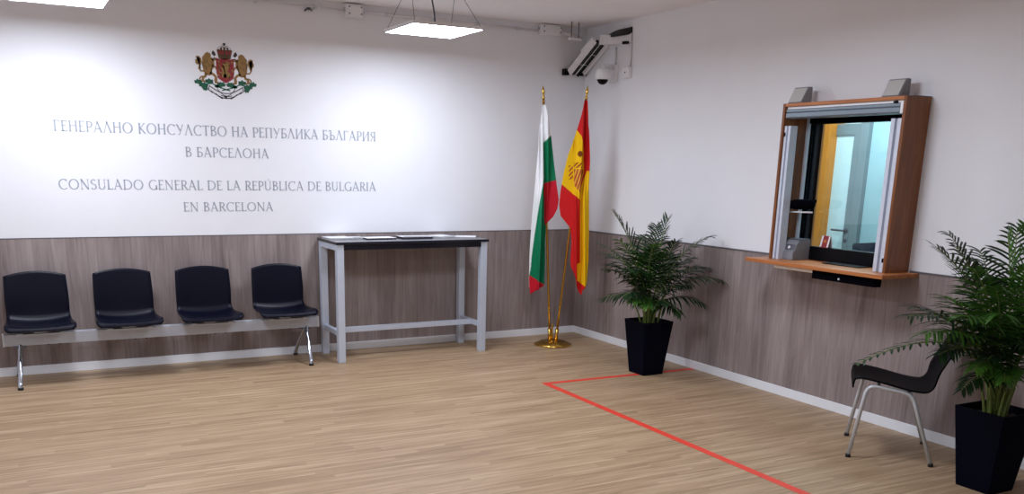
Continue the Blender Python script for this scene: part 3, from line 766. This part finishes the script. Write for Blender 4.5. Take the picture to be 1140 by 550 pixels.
def canes(root, cx, cy, n, rnd, top=.34):
    for i in range(n):
        a = rnd.uniform(0, 2*PI); r = rnd.uniform(.015, .075); h = rnd.uniform(.6, 1)*top
        lean = rnd.uniform(.02, .09)
        p = [(cx+r*math.cos(a), cy+r*math.sin(a), .415), (cx+(r+lean*.4)*math.cos(a), cy+(r+lean*.4)*math.sin(a), .43+h*.5), (cx+(r+lean)*math.cos(a), cy+(r+lean)*math.sin(a), .43+h)]
        b = new(); pts = smooth_path(p, 5); tube(b, pts, [.010-.006*k/(len(pts)-1) for k in range(len(pts))], 7); obj('cane', b, M['cane'], root)
def palm(cx, cy, label, tips, extra, seed, mats, ncane, scale=1):
    rnd = random.Random(seed); t = planter(cx, cy, label, None)
    canes(t, cx, cy, ncane, rnd, .25*scale)
    nrm = NH
    def root_at():
        a = rnd.uniform(0, 2*PI); r = rnd.uniform(.0, .055); return (cx+r*math.cos(a), cy+r*math.sin(a), .43)
    for (u, v, dd, lift, leaf, droop, mi) in tips:
        d = ray(u, v); c = Vector((cx, cy, .9)); k = (c-EYE).dot(nrm)/d.dot(nrm); p = EYE+d*k
        p = EYE + (p-EYE)*(1-dd/(p-EYE).length)               # dd metres nearer the viewer
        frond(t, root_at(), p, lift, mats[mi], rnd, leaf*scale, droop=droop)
    for (az, reach, z, lift, leaf, droop, mi) in extra:
        p = (cx+reach*math.cos(math.radians(az)), cy+reach*math.sin(math.radians(az)), z)
        p = (min(p[0], -.06), p[1], p[2])
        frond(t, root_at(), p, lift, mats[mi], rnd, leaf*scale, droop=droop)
    return t
tips1 = [(684, 238, .0, .8, .24, .1, 0), (744, 243, -.05, .7, .22, .05, 0), (792, 263, .05, 1.0, .20, .35, 0), (803, 312, .1, 1.2, .22, .4, 0),
         (788, 298, -.1, 1.1, .2, .35, 0), (783, 338, .15, 1.3, .18, .5, 0), (674, 300, .1, 1.1, .2, .4, 0), (671, 332, .05, 1.25, .18, .5, 0),
         (690, 268, .2, .9, .22, .4, 1), (752, 270, .2, .9, .22, .35, 0), (728, 272, .28, 1.0, .18, .5, 1), (700, 300, .33, 1.25, .17, .6, 0),
         (768, 318, .25, 1.2, .18, .5, 0), (694, 330, .3, 1.4, .15, .6, 0), (758, 350, .25, 1.5, .14, .6, 0), (704, 336, .3, 1.3, .13, .6, 1), (744, 338, .3, 1.3, .13, .6, 0), (722, 342, .34, 1.3, .12, .6, 1), (712, 320, .2, 1.1, .13, .5, 0)]
extra1 = [(a, r, z, l, .2, .35, 0) for a, r, z, l in ((20, .35, 1.0, 1), (70, .42, 1.15, .9), (110, .5, 1.0, 1.1), (150, .45, 1.1, .9), (-30, .33, 1.0, 1), (175, .42, .95, 1.1), (50, .3, 1.25, .8), (-60, .4, .95, 1.1), (230, .35, 1.1, 1.0))]
palm(-.51, -1.93, 'areca palm in dark tapered square planter standing on the red tape near the flags', tips1, extra1, 3, (M['leaf'], M['leaf2']), 16)
tips2 = [(1044, 277, .0, .9, .24, .15, 0), (1122, 262, -.05, .75, .26, .12, 1), (1150, 258, .05, .75, .26, .15, 1), (1016, 342, .1, 1.0, .24, .3, 0), (1010, 352, .25, 1.1, .22, .4, 0),
         (953, 406, .30, 1.15, .095, .25, 0), (1030, 372, .3, 1.15, .2, .5, 1), (1052, 330, .25, .95, .22, .4, 1), (1085, 300, .2, .85, .24, .4, 1), (1108, 320, .35, 1.0, .22, .5, 1),
         (1045, 395, .25, 1.3, .18, .5, 0), (1075, 352, .4, 1.1, .22, .5, 1), (1115, 350, .45, 1.2, .2, .6, 1), (1150, 300, .3, .9, .26, .4, 1), (1185, 290, .1, .9, .26, .3, 0),
         (1200, 330, .2, 1.0, .24, .4, 1), (1150, 380, .4, 1.3, .2, .6, 0), (1062, 375, .1, 1.2, .2, .5, 0), (1084, 412, .38, 1.3, .13, .6, 1), (1118, 425, .45, 1.3, .12, .6, 1), (1100, 400, .4, 1.2, .14, .5, 0), (1140, 415, .4, 1.3, .13, .6, 1), (1070, 435, .3, 1.5, .11, .7, 0)]
extra2 = [(a, r, z, l, .22, .35, 0) for a, r, z, l in ((20, .4, 1.25, 1), (60, .45, 1.3, .9), (100, .4, 1.4, .9), (-40, .42, 1.2, 1), (-80, .5, 1.2, 1), (150, .35, 1.35, .9), (-120, .5, 1.05, 1.1), (40, .3, 1.45, .8))]
palm(-.53, -5.09, 'areca palm in dark square planter at the right edge, beside the black chair', tips2, extra2, 11, (M['leaf'], M['leaf2']), 20, 1.0)

# ------------------------------------------------------------------ visitor chair
fm, rm = Vector((-.617, -4.202, 0)), Vector((-.3045, -4.551, 0))
cf = (fm-rm).normalized(); cl = Vector((0, 0, 1)).cross(cf); cc = (fm+rm)/2
ch = thing('visitor_chair', cc, 'black plastic chair with grey tubular legs beside the right-hand palm', 'chair')
prof = [(.245, -.052), (.245, -.02), (.225, .004), (.10, -.012), (-.06, -.045), (-.16, -.05), (-.215, -.01), (-.245, .07), (-.30, .22), (-.345, .345)]
half = [.19, .212, .222, .226, .226, .222, .220, .222, .222, .20]
b = new(); shell(b, prof, half, arch=.05, dish=.03, seatdish=.01, thick=.010); place(b, cc+Vector((0, 0, .485)), cf); obj('seat_shell', b, M['chair_plastic'], ch)
for s in (-1, 1):
    o = cl*s
    w = lambda f, l, z: cc + cf*f + o*l + Vector((0, 0, z))
    path = fillet([w(.2345, .249, .012), w(.17, .215, .463), w(-.085, .215, .430), w(-.2345, .252, .012)], .06, 7)
    b = new(); tube(b, path, .0125, 12); fr = obj('leg_frame', b, M['greytube'], ch)
    for f, l in ((.2345, .249), (-.2345, .252)):
        b = new(); lathe(b, w(f, l, 0), [(.016, 0), (.016, .012), (.0135, .022)], 12); obj('foot_cap', b, M['rubber'], fr)
b = new()
for f, z in ((.10, .455), (-.07, .4335)): tube(b, [cc+cf*f+cl*-.215+Vector((0, 0, z-.004)), cc+cf*f+cl*.215+Vector((0, 0, z-.004))], .010, 10)
obj('cross_rail', b, M['greytube'], ch)

# ------------------------------------------------------------------ service hatch
hat = thing('service_hatch', (-.12, -3.5, 1.06), 'orange wood service window box with aluminium shutter on the right-hand wall', 'service window')
D0, Y0, Y1, Z0, Z1 = -.245, -4.025, -2.985, 1.09, 2.205
b = new(); box(b, (D0, Y0, Z0), (-.013, Y0+.022, Z1), .002); obj('side_panel', b, M['beech'], hat)
b = new(); box(b, (D0, Y1-.022, Z0), (-.013, Y1, Z1), .002); obj('side_panel', b, M['beech'], hat)
b = new(); box(b, (D0, Y0+.022, Z1-.022), (-.013, Y1-.022, Z1), .002); obj('top_panel', b, M['beech_flat'], hat)
b = new(); box(b, (D0+.06, Y0-.001, Z1), (-.013, Y0+.06, Z1+.006), .001); obj('top_strip', b, M['greydark'], hat)
b = new(); box(b, (-.365, -4.105, 1.062), (-.012, -2.865, 1.0895), .004); obj('counter', b, M['beech_flat'], hat)
# reveal linings in the wall thickness
iy0, iy1 = Y0+.022, Y1-.022
b = new(); box(b, (-.10, iy1-.004, 1.09), (-.03, iy1-.0005, 2.15)); obj('lining', b, M['beech'], hat)
b = new(); box(b, (-.012, OY1-.022, 1.095), (.016, OY1-.0005, 2.12), .002); obj('inner_channel', b, M['alu'], hat)
b = new(); box(b, (.016, OY1-.016, 1.095), (T+.02, OY1-.0005, 2.16), .002); obj('dark_jamb', b, M['blackmatt'], hat)
b = new(); box(b, (.016, OY0+.0005, 1.095), (T+.02, OY0+.02, 2.16), .002); obj('dark_jamb', b, M['greydark'], hat)
b = new(); box(b, (.0, OY0+.02, 2.075), (T, OY1-.022, 2.155), .002); obj('head_rail', b, M['blackmatt'], hat)
b = new(); box(b, (.045, OY0+.02, 1.10), (.051, OY1-.018, 2.078)); obj('glass_pane', b, M['glass'], hat)
# shutter box with reeded front
b = new(); box(b, (-.225, iy0+.004, 2.165), (-.02, iy1-.004, 2.182), .001); obj('headbox', b, M['white'], hat)
b = new(); prof2 = [(-.226, 2.166), (-.236, 2.160), (-.236, 2.146), (-.229, 2.142), (-.237, 2.136), (-.237, 2.110), (-.228, 2.102), (-.17, 2.098), (-.17, 2.166)]
ya, yb = iy0+.028, iy1-.006
quad_prism(b, [(x, ya, z) for x, z in prof2], [(x, yb, z) for x, z in prof2]); obj('roller_shutter', b, M['alu_dark'], hat)
b = new(); box(b, (-.235, iy0+.004, 2.10), (-.17, iy0+.028, 2.166), .002); obj('shutter_bracket', b, M['white'], hat)
b = new(); box(b, (-.242, iy0+.055, 2.165), (-.225, iy0+.08, 2.178), .002); obj('lock_stud', b, M['black'], hat)
def guide(y0, y1, zt, xa=-.235, xb=-.165):
    b = new(); w = (y1-y0)
    box(b, (xa+.02, y0, 1.0905), (xb, y1, zt), .001); box(b, (xa, y0, 1.0905), (xa+.02, y0+w*.36, zt), .001); box(b, (xa, y1-w*.36, 1.0905), (xa+.02, y1, zt), .001)
    return obj('guide_rail', b, M['alu'], hat)
guide(iy1-.062, iy1-.004, 2.05); guide(iy0+.004, iy0+.085, 2.07)
for y, z in ((iy1-.012, 1.99), (iy0+.014, 1.17)):
    b = new(); box(b, (-.2385, y-.006, z-.014), (-.2345, y+.006, z+.014)); obj('rail_stop', b, M['black'], hat)
b = new(); box(b, (-.02, -3.80, 1.0905), (.035, OY1-.13, 1.19), .004); obj('black_sill', b, M['black'], hat)
b = new(); box(b, (-.16, -3.74, 1.0905), (-.04, -3.42, 1.098), .003); obj('transfer_tray', b, M['black'], hat)
b = new(); box(b, (-.335, -4.03, 1.000), (-.27, -3.50, 1.0615), .004); obj('underside_drawer', b, M['blackmatt'], hat)
b = new(); lathe(b, (-.335, -3.74, 1.022), [(.007, 0), (.007, .006)], 10, axis=(-1, 0, 0)); obj('drawer_screw', b, M['alu'], hat)
b = new(); box(b, (-.33, -3.50, 1.036), (-.24, -3.13, 1.0615), .003); obj('underside_strip', b, M['cream'], hat)
# small things in and on it
def wedge(y0, y1, label):
    t = thing('speaker', (-.12, (y0+y1)/2, Z1), label, 'speaker', 'speakers on the hatch')
    z = Z1+.0003; h = .118
    b = new(); pr = [(-.185, z), (-.085, z), (-.085, z+h), (-.125, z+h)]
    quad_prism(b, [(x, y0, zz) for x, zz in pr], [(x, y1, zz) for x, zz in pr])
    bmesh.ops.bevel(b, geom=list(b.edges), offset=.004, segments=2, affect='EDGES'); obj('cabinet', b, M['speaker_side'], t)
    b = new(); pr = [(-.183, z+.012), (-.186, z+.012), (-.1315, z+h-.008), (-.1285, z+h-.008)]
    quad_prism(b, [(x, y0+.008, zz) for x, zz in pr], [(x, y1-.008, zz) for x, zz in pr]); obj('grille', b, M['speaker'], t)
    return t
wedge(-3.10, -2.962, 'grey wedge speaker on the left end of the wooden hatch top')
wedge(-3.915, -3.775, 'grey wedge speaker on the right end of the wooden hatch top')
dv = thing('fingerprint_reader', (-.1, -3.1, Z0), 'grey boxy reader with sloping front standing at the left of the hatch counter', 'reader')
b = new(); pr = [(-.19, 1.0902), (-.02, 1.0902), (-.02, 1.236), (-.13, 1.236), (-.158, 1.205), (-.168, 1.160), (-.19, 1.150)]
quad_prism(b, [(x, -3.168, z) for x, z in pr], [(x, -3.045, z) for x, z in pr]); bmesh.ops.bevel(b, geom=list(b.edges), offset=.003, segments=2, affect='EDGES'); obj('body', b, M['grey'], dv)
b = new(); quad_prism(b, [(-.171, -3.16, 1.164), (-.1615, -3.16, 1.202), (-.1585, -3.16, 1.202), (-.168, -3.16, 1.164)], [(-.171, -3.053, 1.164), (-.1615, -3.053, 1.202), (-.1585, -3.053, 1.202), (-.168, -3.053, 1.164)]); obj('control_panel', b, M['greydark'], dv)
b = new(); lathe(b, (-.166, -3.105, 1.18), [(.012, 0), (.012, .004), (.008, .006)], 12, axis=(-1, 0, .3)); obj('button', b, M['white'], dv)
b = new(); box(b, (-.135, -3.165, 1.2362), (-.02, -3.048, 1.242), .002); obj('lid', b, M['greydark'], dv)
cm = thing('camera', (-.1, -3.06, 1.43), 'black camera on a thin white bracket inside the left of the hatch', 'camera')
b = new(); prf = [(.012, -.002), (.024, .0), (.030, .02), (.030, .06), (.036, .07), (.038, .13), (.036, .20), (.028, .225), (.01, .23)]
lathe(b, (-.14, -3.0, 1.488), prf, 18, axis=(.25, -.95, .05)); obj('camera_body', b, M['blackmatt'], cm)
b = new(); lathe(b, (-.137, -3.012, 1.488), [(.022, .0), (.022, .006), (.018, .009)], 16, axis=(-.6, .75, 0)); obj('lens', b, M['black'], cm)
b = new(); box(b, (-.10, -3.20, 1.505), (-.03, -3.10, 1.532), .008); obj('top_grip', b, M['blackmatt'], cm)
b = new(); tube(b, fillet([(-.115, -3.012, 1.434), (-.11, -3.09, 1.437), (-.08, -3.21, 1.44)], .02), .006, 8); tube(b, [(-.1, -3.10, 1.437), (-.1, -3.10, 1.462)], .008, 8); obj('bracket', b, M['white'], cm)
b = new(); tube(b, smooth_path([(-.15, -3.02, 1.46), (-.17, -3.035, 1.42), (-.155, -3.045, 1.36), (-.17, -3.04, 1.31), (-.155, -3.055, 1.25), (-.12, -3.065, 1.243)]), .004, 8); obj('cable', b, M['cable'], cm)
b = new(); lathe(b, (-.165, -3.04, 1.305), [(.004, 0), (.012, .006), (.012, .04), (.004, .046)], 10); obj('cable_plug', b, M['black'], cm)
lf = thing('tent_card', (.0, -3.3, 1.19), 'small folded card with dark red front standing on the black hatch sill', 'card')
b = new(); z = 1.1902
quad_prism(b, [(-.018, -3.255, z), (-.016, -3.255, z), (.002, -3.255, z+.085), (.0, -3.255, z+.085)], [(-.018, -3.335, z), (-.016, -3.335, z), (.002, -3.335, z+.085), (.0, -3.335, z+.085)]); obj('front_leaf', b, M['red'], lf)
b = new(); quad_prism(b, [(.002, -3.255, z+.085), (.0035, -3.255, z+.085), (.03, -3.255, z), (.0285, -3.255, z)], [(.002, -3.335, z+.085), (.0035, -3.335, z+.085), (.03, -3.335, z), (.0285, -3.335, z)]); obj('rear_leaf', b, M['paper'], lf)
b = new(); quad_prism(b, [(-.0195, -3.257, z+.004), (-.0185, -3.257, z+.004), (-.0185, -3.272, z+.004), (-.0195, -3.272, z+.004)], [(-.0015, -3.257, z+.084), (-.0005, -3.257, z+.084), (-.0005, -3.272, z+.084), (-.0015, -3.272, z+.084)]); quad_prism(b, [(-.0195, -3.322, z+.004), (-.0185, -3.322, z+.004), (-.0185, -3.335, z+.004), (-.0195, -3.335, z+.004)], [(-.0015, -3.322, z+.084), (-.0005, -3.322, z+.084), (-.0005, -3.335, z+.084), (-.0015, -3.335, z+.084)]); obj('white_margin', b, M['paper'], lf)
b = new(); quad_prism(b, [(-.012, -3.285, z+.036), (-.011, -3.285, z+.036), (-.011, -3.305, z+.036), (-.012, -3.305, z+.036)], [(-.0085, -3.285, z+.056), (-.0075, -3.285, z+.056), (-.0075, -3.305, z+.056), (-.0085, -3.305, z+.056)]); obj('printed_emblem', b, M['ochre'], lf)
# desk and monitor behind the glass
dk = thing('office_desk', (.6, -3.6, 0), 'dark office desk behind the hatch glass', 'desk')
b = new(); box(b, (.16, -4.5, 1.055), (.86, -2.55, 1.085), .004); obj('desktop', b, M['greydark'], dk)
for x in (.2, .8):
    for y in (-4.44, -2.6):
        b = new(); box(b, (x-.025, y-.025, 0), (x+.025, y+.025, 1.0555), .003); obj('leg', b, M['greytube'], dk)
mn = thing('monitor', (.45, -3.5, 1.085), 'dark monitor back standing on the desk behind the hatch glass', 'monitor')
b = new(); quad_prism(b, [(.44, -3.16, 1.12), (.49, -3.16, 1.12), (.49, -3.16, 1.20), (.44, -3.16, 1.20)], [(.44, -3.70, 1.12), (.49, -3.70, 1.12), (.49, -3.70, 1.26), (.44, -3.70, 1.26)]); bmesh.ops.bevel(b, geom=list(b.edges), offset=.006, segments=2, affect='EDGES'); obj('casing', b, M['screen'], mn)
b = new(); box(b, (.455, -3.46, 1.093), (.475, -3.38, 1.13), .002); box(b, (.40, -3.50, 1.0855), (.53, -3.34, 1.095), .003); obj('foot', b, M['black'], mn)

# ------------------------------------------------------------------ tape on the floor
def strip(bm, a, c, w):
    a, c = Vector(a), Vector(c); d = (c-a).normalized(); n = Vector((-d[1], d[0], 0))*w/2; z = Vector((0, 0, .0012))
    lo = [a-n, c-n, c+n, a+n]; quad_prism(bm, lo, [p+z for p in lo])
b = new(); strip(b, (-1.545, -1.942, .0001), (-.02, -1.975, .0001), .055)
tp = obj('floor_tape', b, M['tape']); tag(tp, 'short red tape line running under the planter to the right wall', 'floor tape')
b = new(); strip(b, (-1.538, -1.918, .0004), (-1.585, -6.6, .0004), .058)
tp = obj('floor_tape', b, M['tape']); tag(tp, 'long red tape line running from its corner towards the foreground', 'floor tape')

# ------------------------------------------------------------------ services near the ceiling
ct = thing('cable_tray', (-.1, -.3, 2.9), 'white cable tray of black cables rising to the ceiling in the corner above the flags', 'cable tray')
LA, LB = Vector((-.255, -.02, 2.625)), Vector((-.018, -.02, 2.63))
def pl(u, v, y): return at(u, v, 1, y)
UA, UB = pl(660.5, 45.5, -.22), pl(675, 49, -.22)
EA, EB = at(703, 36, 0, -.003), at(703, 45, 0, -.003)
def ribbon(path_a, path_b, drop, bm):                     # side rail as a thin upright strip
    for a, c in zip(path_a, path_a[1:]):
        n = Vector((0, -.004, 0))
        quad_prism(bm, [a, c, c+drop, a+drop], [a+n, c+n, c+n+drop, a+n+drop])
def rail(name, pts, w, h, mat=None):
    b = new()
    for a, c in zip(pts, pts[1:]):
        d = (c-a).normalized(); s = d.cross(NH).normalized()*w/2; n = NH*h/2
        quad_prism(b, [a-s-n, a+s-n, a+s+n, a-s+n], [c-s-n, c+s-n, c+s+n, c-s+n])
    return obj(name, b, mat or M['tray'], ct)
YU = -.40
rail('tray_rail', [pl(632.8, 82, -.03), pl(661.5, 45.5, YU)], .060, .03)
rail('tray_rail', [pl(648.5, 83, -.03), pl(676.0, 49.5, YU)], .048, .03)
rail('tray_bed', [pl(640, 82.5, -.012), pl(668.5, 47.5, YU+.02)], .09, .010, M['black'])
rail('tray_divider', [pl(641, 83, -.04), pl(669.4, 47.5, YU-.012)], .009, .02)
rail('tray_flange', [pl(646.5, 57, -.20), pl(660, 42, YU+.03)], .018, .02)
ew, em = at(703, 42, 0, -.006), at(686, 44, 0, -.075)
for i, du in enumerate((-3.2, -1.4, 1.4, 3.0)):
    b = new(); a, c = pl(640.5+du, 82.5, -.025), pl(668.5+du*.9, 48, YU-.006)
    e = at(703, 31.5+i*1.7, 0, -.008)
    m_ = at(687, 35.0+i*1.4, 0, -.10)
    tube(b, smooth_path([a, a.lerp(c, .5)+NH*.004, c, pl(674, 42.0, YU-.02), m_, e]), .0115, 8); obj('cable', b, M['cable'], ct)
for s_ in (.3, .62):
    a, c = pl(632.8, 82, -.05).lerp(pl(661.5, 45.5, YU-.02), s_), pl(648.5, 83, -.05).lerp(pl(676, 49.5, YU-.02), s_); b = new(); tube(b, [a, c], .0028, 6); obj('tray_rung', b, M['tray'], ct)
for u0, v0, u1, v1 in ((627, 76.5, 632, 84), (646, 81.5, 651, 84.8)):
    p, q = at(u0, v0, 1, -.02), at(u1, v1, 1, -.02); b = new(); box(b, (p[0], -.05, q[2]), (q[0], -.0, p[2]), .002); obj('wall_bracket', b, M['black'], ct)
b = new(); ends = [pl(667, 44.5, YU-.01), em, ew]
V = [[b.verts.new(p+Vector((0, 0, z))+NH*n) for z, n in ((-.042, -.015), (-.042, .015), (.042, .015), (.042, -.015))] for p in ends]
for a, c in zip(V, V[1:]):
    for i in range(4): b.faces.new((a[i], a[(i+1) % 4], c[(i+1) % 4], c[i]))
b.faces.new(V[0][::-1]); b.faces.new(V[-1])
obj('tray_trough', b, M['tray'], ct)
b = new(); box(b, (-.008, at(703, 40, 0, 0)[1]-.012, at(703, 46, 0, 0)[2]), (0, at(703, 40, 0, 0)[1]+.03, at(703, 30, 0, 0)[2]), .002); obj('wall_sleeve', b, M['black'], ct)
p = at(696.5, 47.5, 0, -.04); b = new(); box(b, (p[0]-.02, p[1]-.03, p[2]-.012), (p[0]+.02, p[1]+.03, p[2]+.012), .003); obj('support_clip', b, M['black'], ct)
# ceiling-high junction boxes and conduit along the back wall
def jbox(u0, v0, u1, v1, label):
    y = -.075; a, c = at(u0, v0, 1, y), at(u1, v1, 1, y)
    zt = min(a[2], H-.004); t = thing('junction_box', ((a[0]+c[0])/2, -.04, (a[2]+c[2])/2), label, 'junction box')
    b = new(); box(b, (a[0], -.06, c[2]), (c[0], -.001, zt), .005); obj('box_body', b, M['white'], t)
    b = new(); box(b, (a[0]+.012, y, c[2]+.012), (c[0]-.006, -.0602, zt-.012), .004); obj('lid', b, M['white'], t)
    for x in (a[0]+.025, c[0]-.02):
        for z in (c[2]+.028, zt-.026):
            b = new(); lathe(b, (x, y, z), [(.007, 0), (.007, .002)], 8, axis=(0, -1, 0)); obj('screw', b, M['greydark'], t)
    b = new()
    for z in (c[2]+.05, zt-.04): tube(b, [(a[0]-.012, -.03, z), (a[0]+.004, -.03, z)], .011, 8)
    obj('gland', b, M['greytube'], t)
    return a, c
j1a, j1c = jbox(604, 22, 626, 40, 'white junction box with four screws high on wall left of the cable tray')
j2a, j2c = jbox(386, 3, 405, 20, 'white junction box near the ceiling, left of the hanging lit panel')
cz = j1c[2]+.035; cz2 = j2c[2]+.055
def conduit(p, q, label, r=.010):
    t = thing('conduit', p, label, 'conduit'); b = new(); tube(b, [p, q], r, 8); obj('pipe', b, M['tray'], t)
    n = max(2, int((Vector(q)-Vector(p)).length/.45)); d = Vector(q)-Vector(p)
    for i in range(n):
        m = Vector(p)+d*((i+.5)/n); b = new(); box(b, (m[0]-.012, -.0405, m[2]-.014), (m[0]+.012, -.0005, m[2]+.014), .002); obj('clip', b, M['greytube'], t)
conduit((j2c[0]+.001, -.03, cz2), (j1a[0]-.014, -.03, cz), 'thin pale conduit along the wall top between the two junction boxes')
conduit((-5.6, -.03, cz2+.02), (j2a[0]-.014, -.03, cz2), 'thin pale conduit along the wall top left of the left junction box', .008)
t = thing('conduit', (j1c[0], -.05, cz), 'thick pale conduit from the right junction box to the cable tray', 'conduit')
b = new(); tube(b, [(j1c[0]+.001, -.045, cz), (-.115, -.10, cz-.04)], .014, 10); obj('pipe', b, M['tray'], t)
t = thing('wall_clip', at(343, 10, 1, -.02), 'small dark spring clip on the wall left of the left junction box', 'clip')
p = at(343, 10, 1, 0)
b = new(); tube(b, [(p[0]-.035, -.012, p[2]-.02), (p[0], -.022, p[2]+.014), (p[0]+.03, -.012, p[2]-.014)], .007, 8); box(b, (p[0]-.012, -.02, p[2]-.008), (p[0]+.012, -.0005, p[2]+.01)); obj('bent_clip', b, M['greydark'], t)
hs = at(640, 43, 1, -.30)
t = thing('rod_hanger', (hs[0], hs[1], H), 'pair of thin ceiling rods carrying a short strut beside the junction box', 'pipe hanger')
for u in (636, 644):
    q = at(u, 43, 1, -.30); b = new(); tube(b, [(q[0], q[1], q[2]-.01), (q[0], q[1], H-.001)], .005, 8); obj('threaded_rod', b, M['wire'], t)
q0, q1 = at(633.5, 43, 1, -.30), at(647, 43, 1, -.30)
b = new(); box(b, (q0[0], q0[1]-.012, q0[2]-.012), (q1[0], q0[1]+.012, q0[2]+.012), .003); obj('strut', b, M['tray'], t)
# dome camera
cb = at(684, 82, 0, -.001)
t = thing('dome_camera', cb, 'white dome security camera on a wall bracket above the right flag', 'camera')
b = new(); box(b, (-.02, cb[1]-.06, cb[2]-.085), (0, cb[1]+.06, cb[2]+.085), .018); obj('wall_plate', b, M['white'], t)
dc = at(671, 84.5, 0, -.16)
b = new(); tube(b, fillet([(-.018, cb[1], cb[2]+.05), (-.10, cb[1]+.0, cb[2]+.06), (dc[0], dc[1], dc[2]+.085), (dc[0], dc[1], dc[2]+.05)], .03), .02, 12); obj('bracket_arm', b, M['white'], t)
b = new(); lathe(b, dc, [(.02, .068), (.05, .062), (.068, .045), (.072, .01), (.072, -.02), (.066, -.034)], 28); obj('housing', b, M['white'], t)
b = new(); lathe(b, dc+Vector((0, 0, -.034)), [(.052, 0), (.050, -.012), (.040, -.030), (.022, -.042), (.002, -.046)], 24); obj('dark_dome', b, M['black'], t)
c0 = at(688, 60, 0, -.012)
t = thing('conduit', (-.012, c0[1], c0[2]), 'vertical pale conduit dropping from the cable tray to the dome camera', 'conduit')
b = new(); tube(b, [(-.012, cb[1]-.02, cb[2]+.086), (-.012, cb[1]-.02, 2.85)], .009, 8); obj('pipe', b, M['tray'], t)
sb = at(700, 81, 0, -.001)
t = thing('socket_box', sb, 'small white surface box under a thin conduit right of the dome camera', 'socket box')
b = new(); box(b, (-.045, sb[1]-.055, sb[2]-.05), (0, sb[1]+.055, sb[2]+.05), .012); obj('box_body', b, M['white'], t)
b = new(); lathe(b, (-.045, sb[1]+.0, sb[2]), [(.008, 0), (.008, .002)], 10, axis=(-1, 0, 0)); obj('socket_hole', b, M['greydark'], t)
t = thing('conduit', (-.012, sb[1]-.03, sb[2]), 'thin vertical conduit above the small surface box on the right wall', 'conduit')
b = new(); tube(b, [(-.012, sb[1]-.03, sb[2]+.051), (-.012, sb[1]-.03, 2.87)], .008, 8); obj('pipe', b, M['tray'], t)

# ------------------------------------------------------------------ camera, world, view
cam = bpy.data.cameras.new('camera_view'); co = bpy.data.objects.new('camera_view', cam); C.objects.link(co)
m = Matrix((RT, UP, -FW)).transposed().to_4x4(); m.translation = EYE; co.matrix_world = m
cam.sensor_width = 36; cam.sensor_fit = 'HORIZONTAL'; cam.lens = F/1140*36
cam.shift_x = (570-CX)/1140; cam.shift_y = (CY-275)/1140; cam.clip_start = .05
sc = bpy.context.scene; sc.camera = co
w = bpy.data.worlds.new('world'); sc.world = w; w.use_nodes = True
w.node_tree.nodes['Background'].inputs[0].default_value = (.8, .85, .9, 1); w.node_tree.nodes['Background'].inputs[1].default_value = .3
sc.view_settings.view_transform = 'Standard'; sc.view_settings.look = 'None'; sc.view_settings.exposure = 0; sc.view_settings.gamma = 1; sc.view_settings.use_curve_mapping = False
sc.cycles.use_denoising = True; sc.cycles.max_bounces = 8; sc.cycles.diffuse_bounces = 5
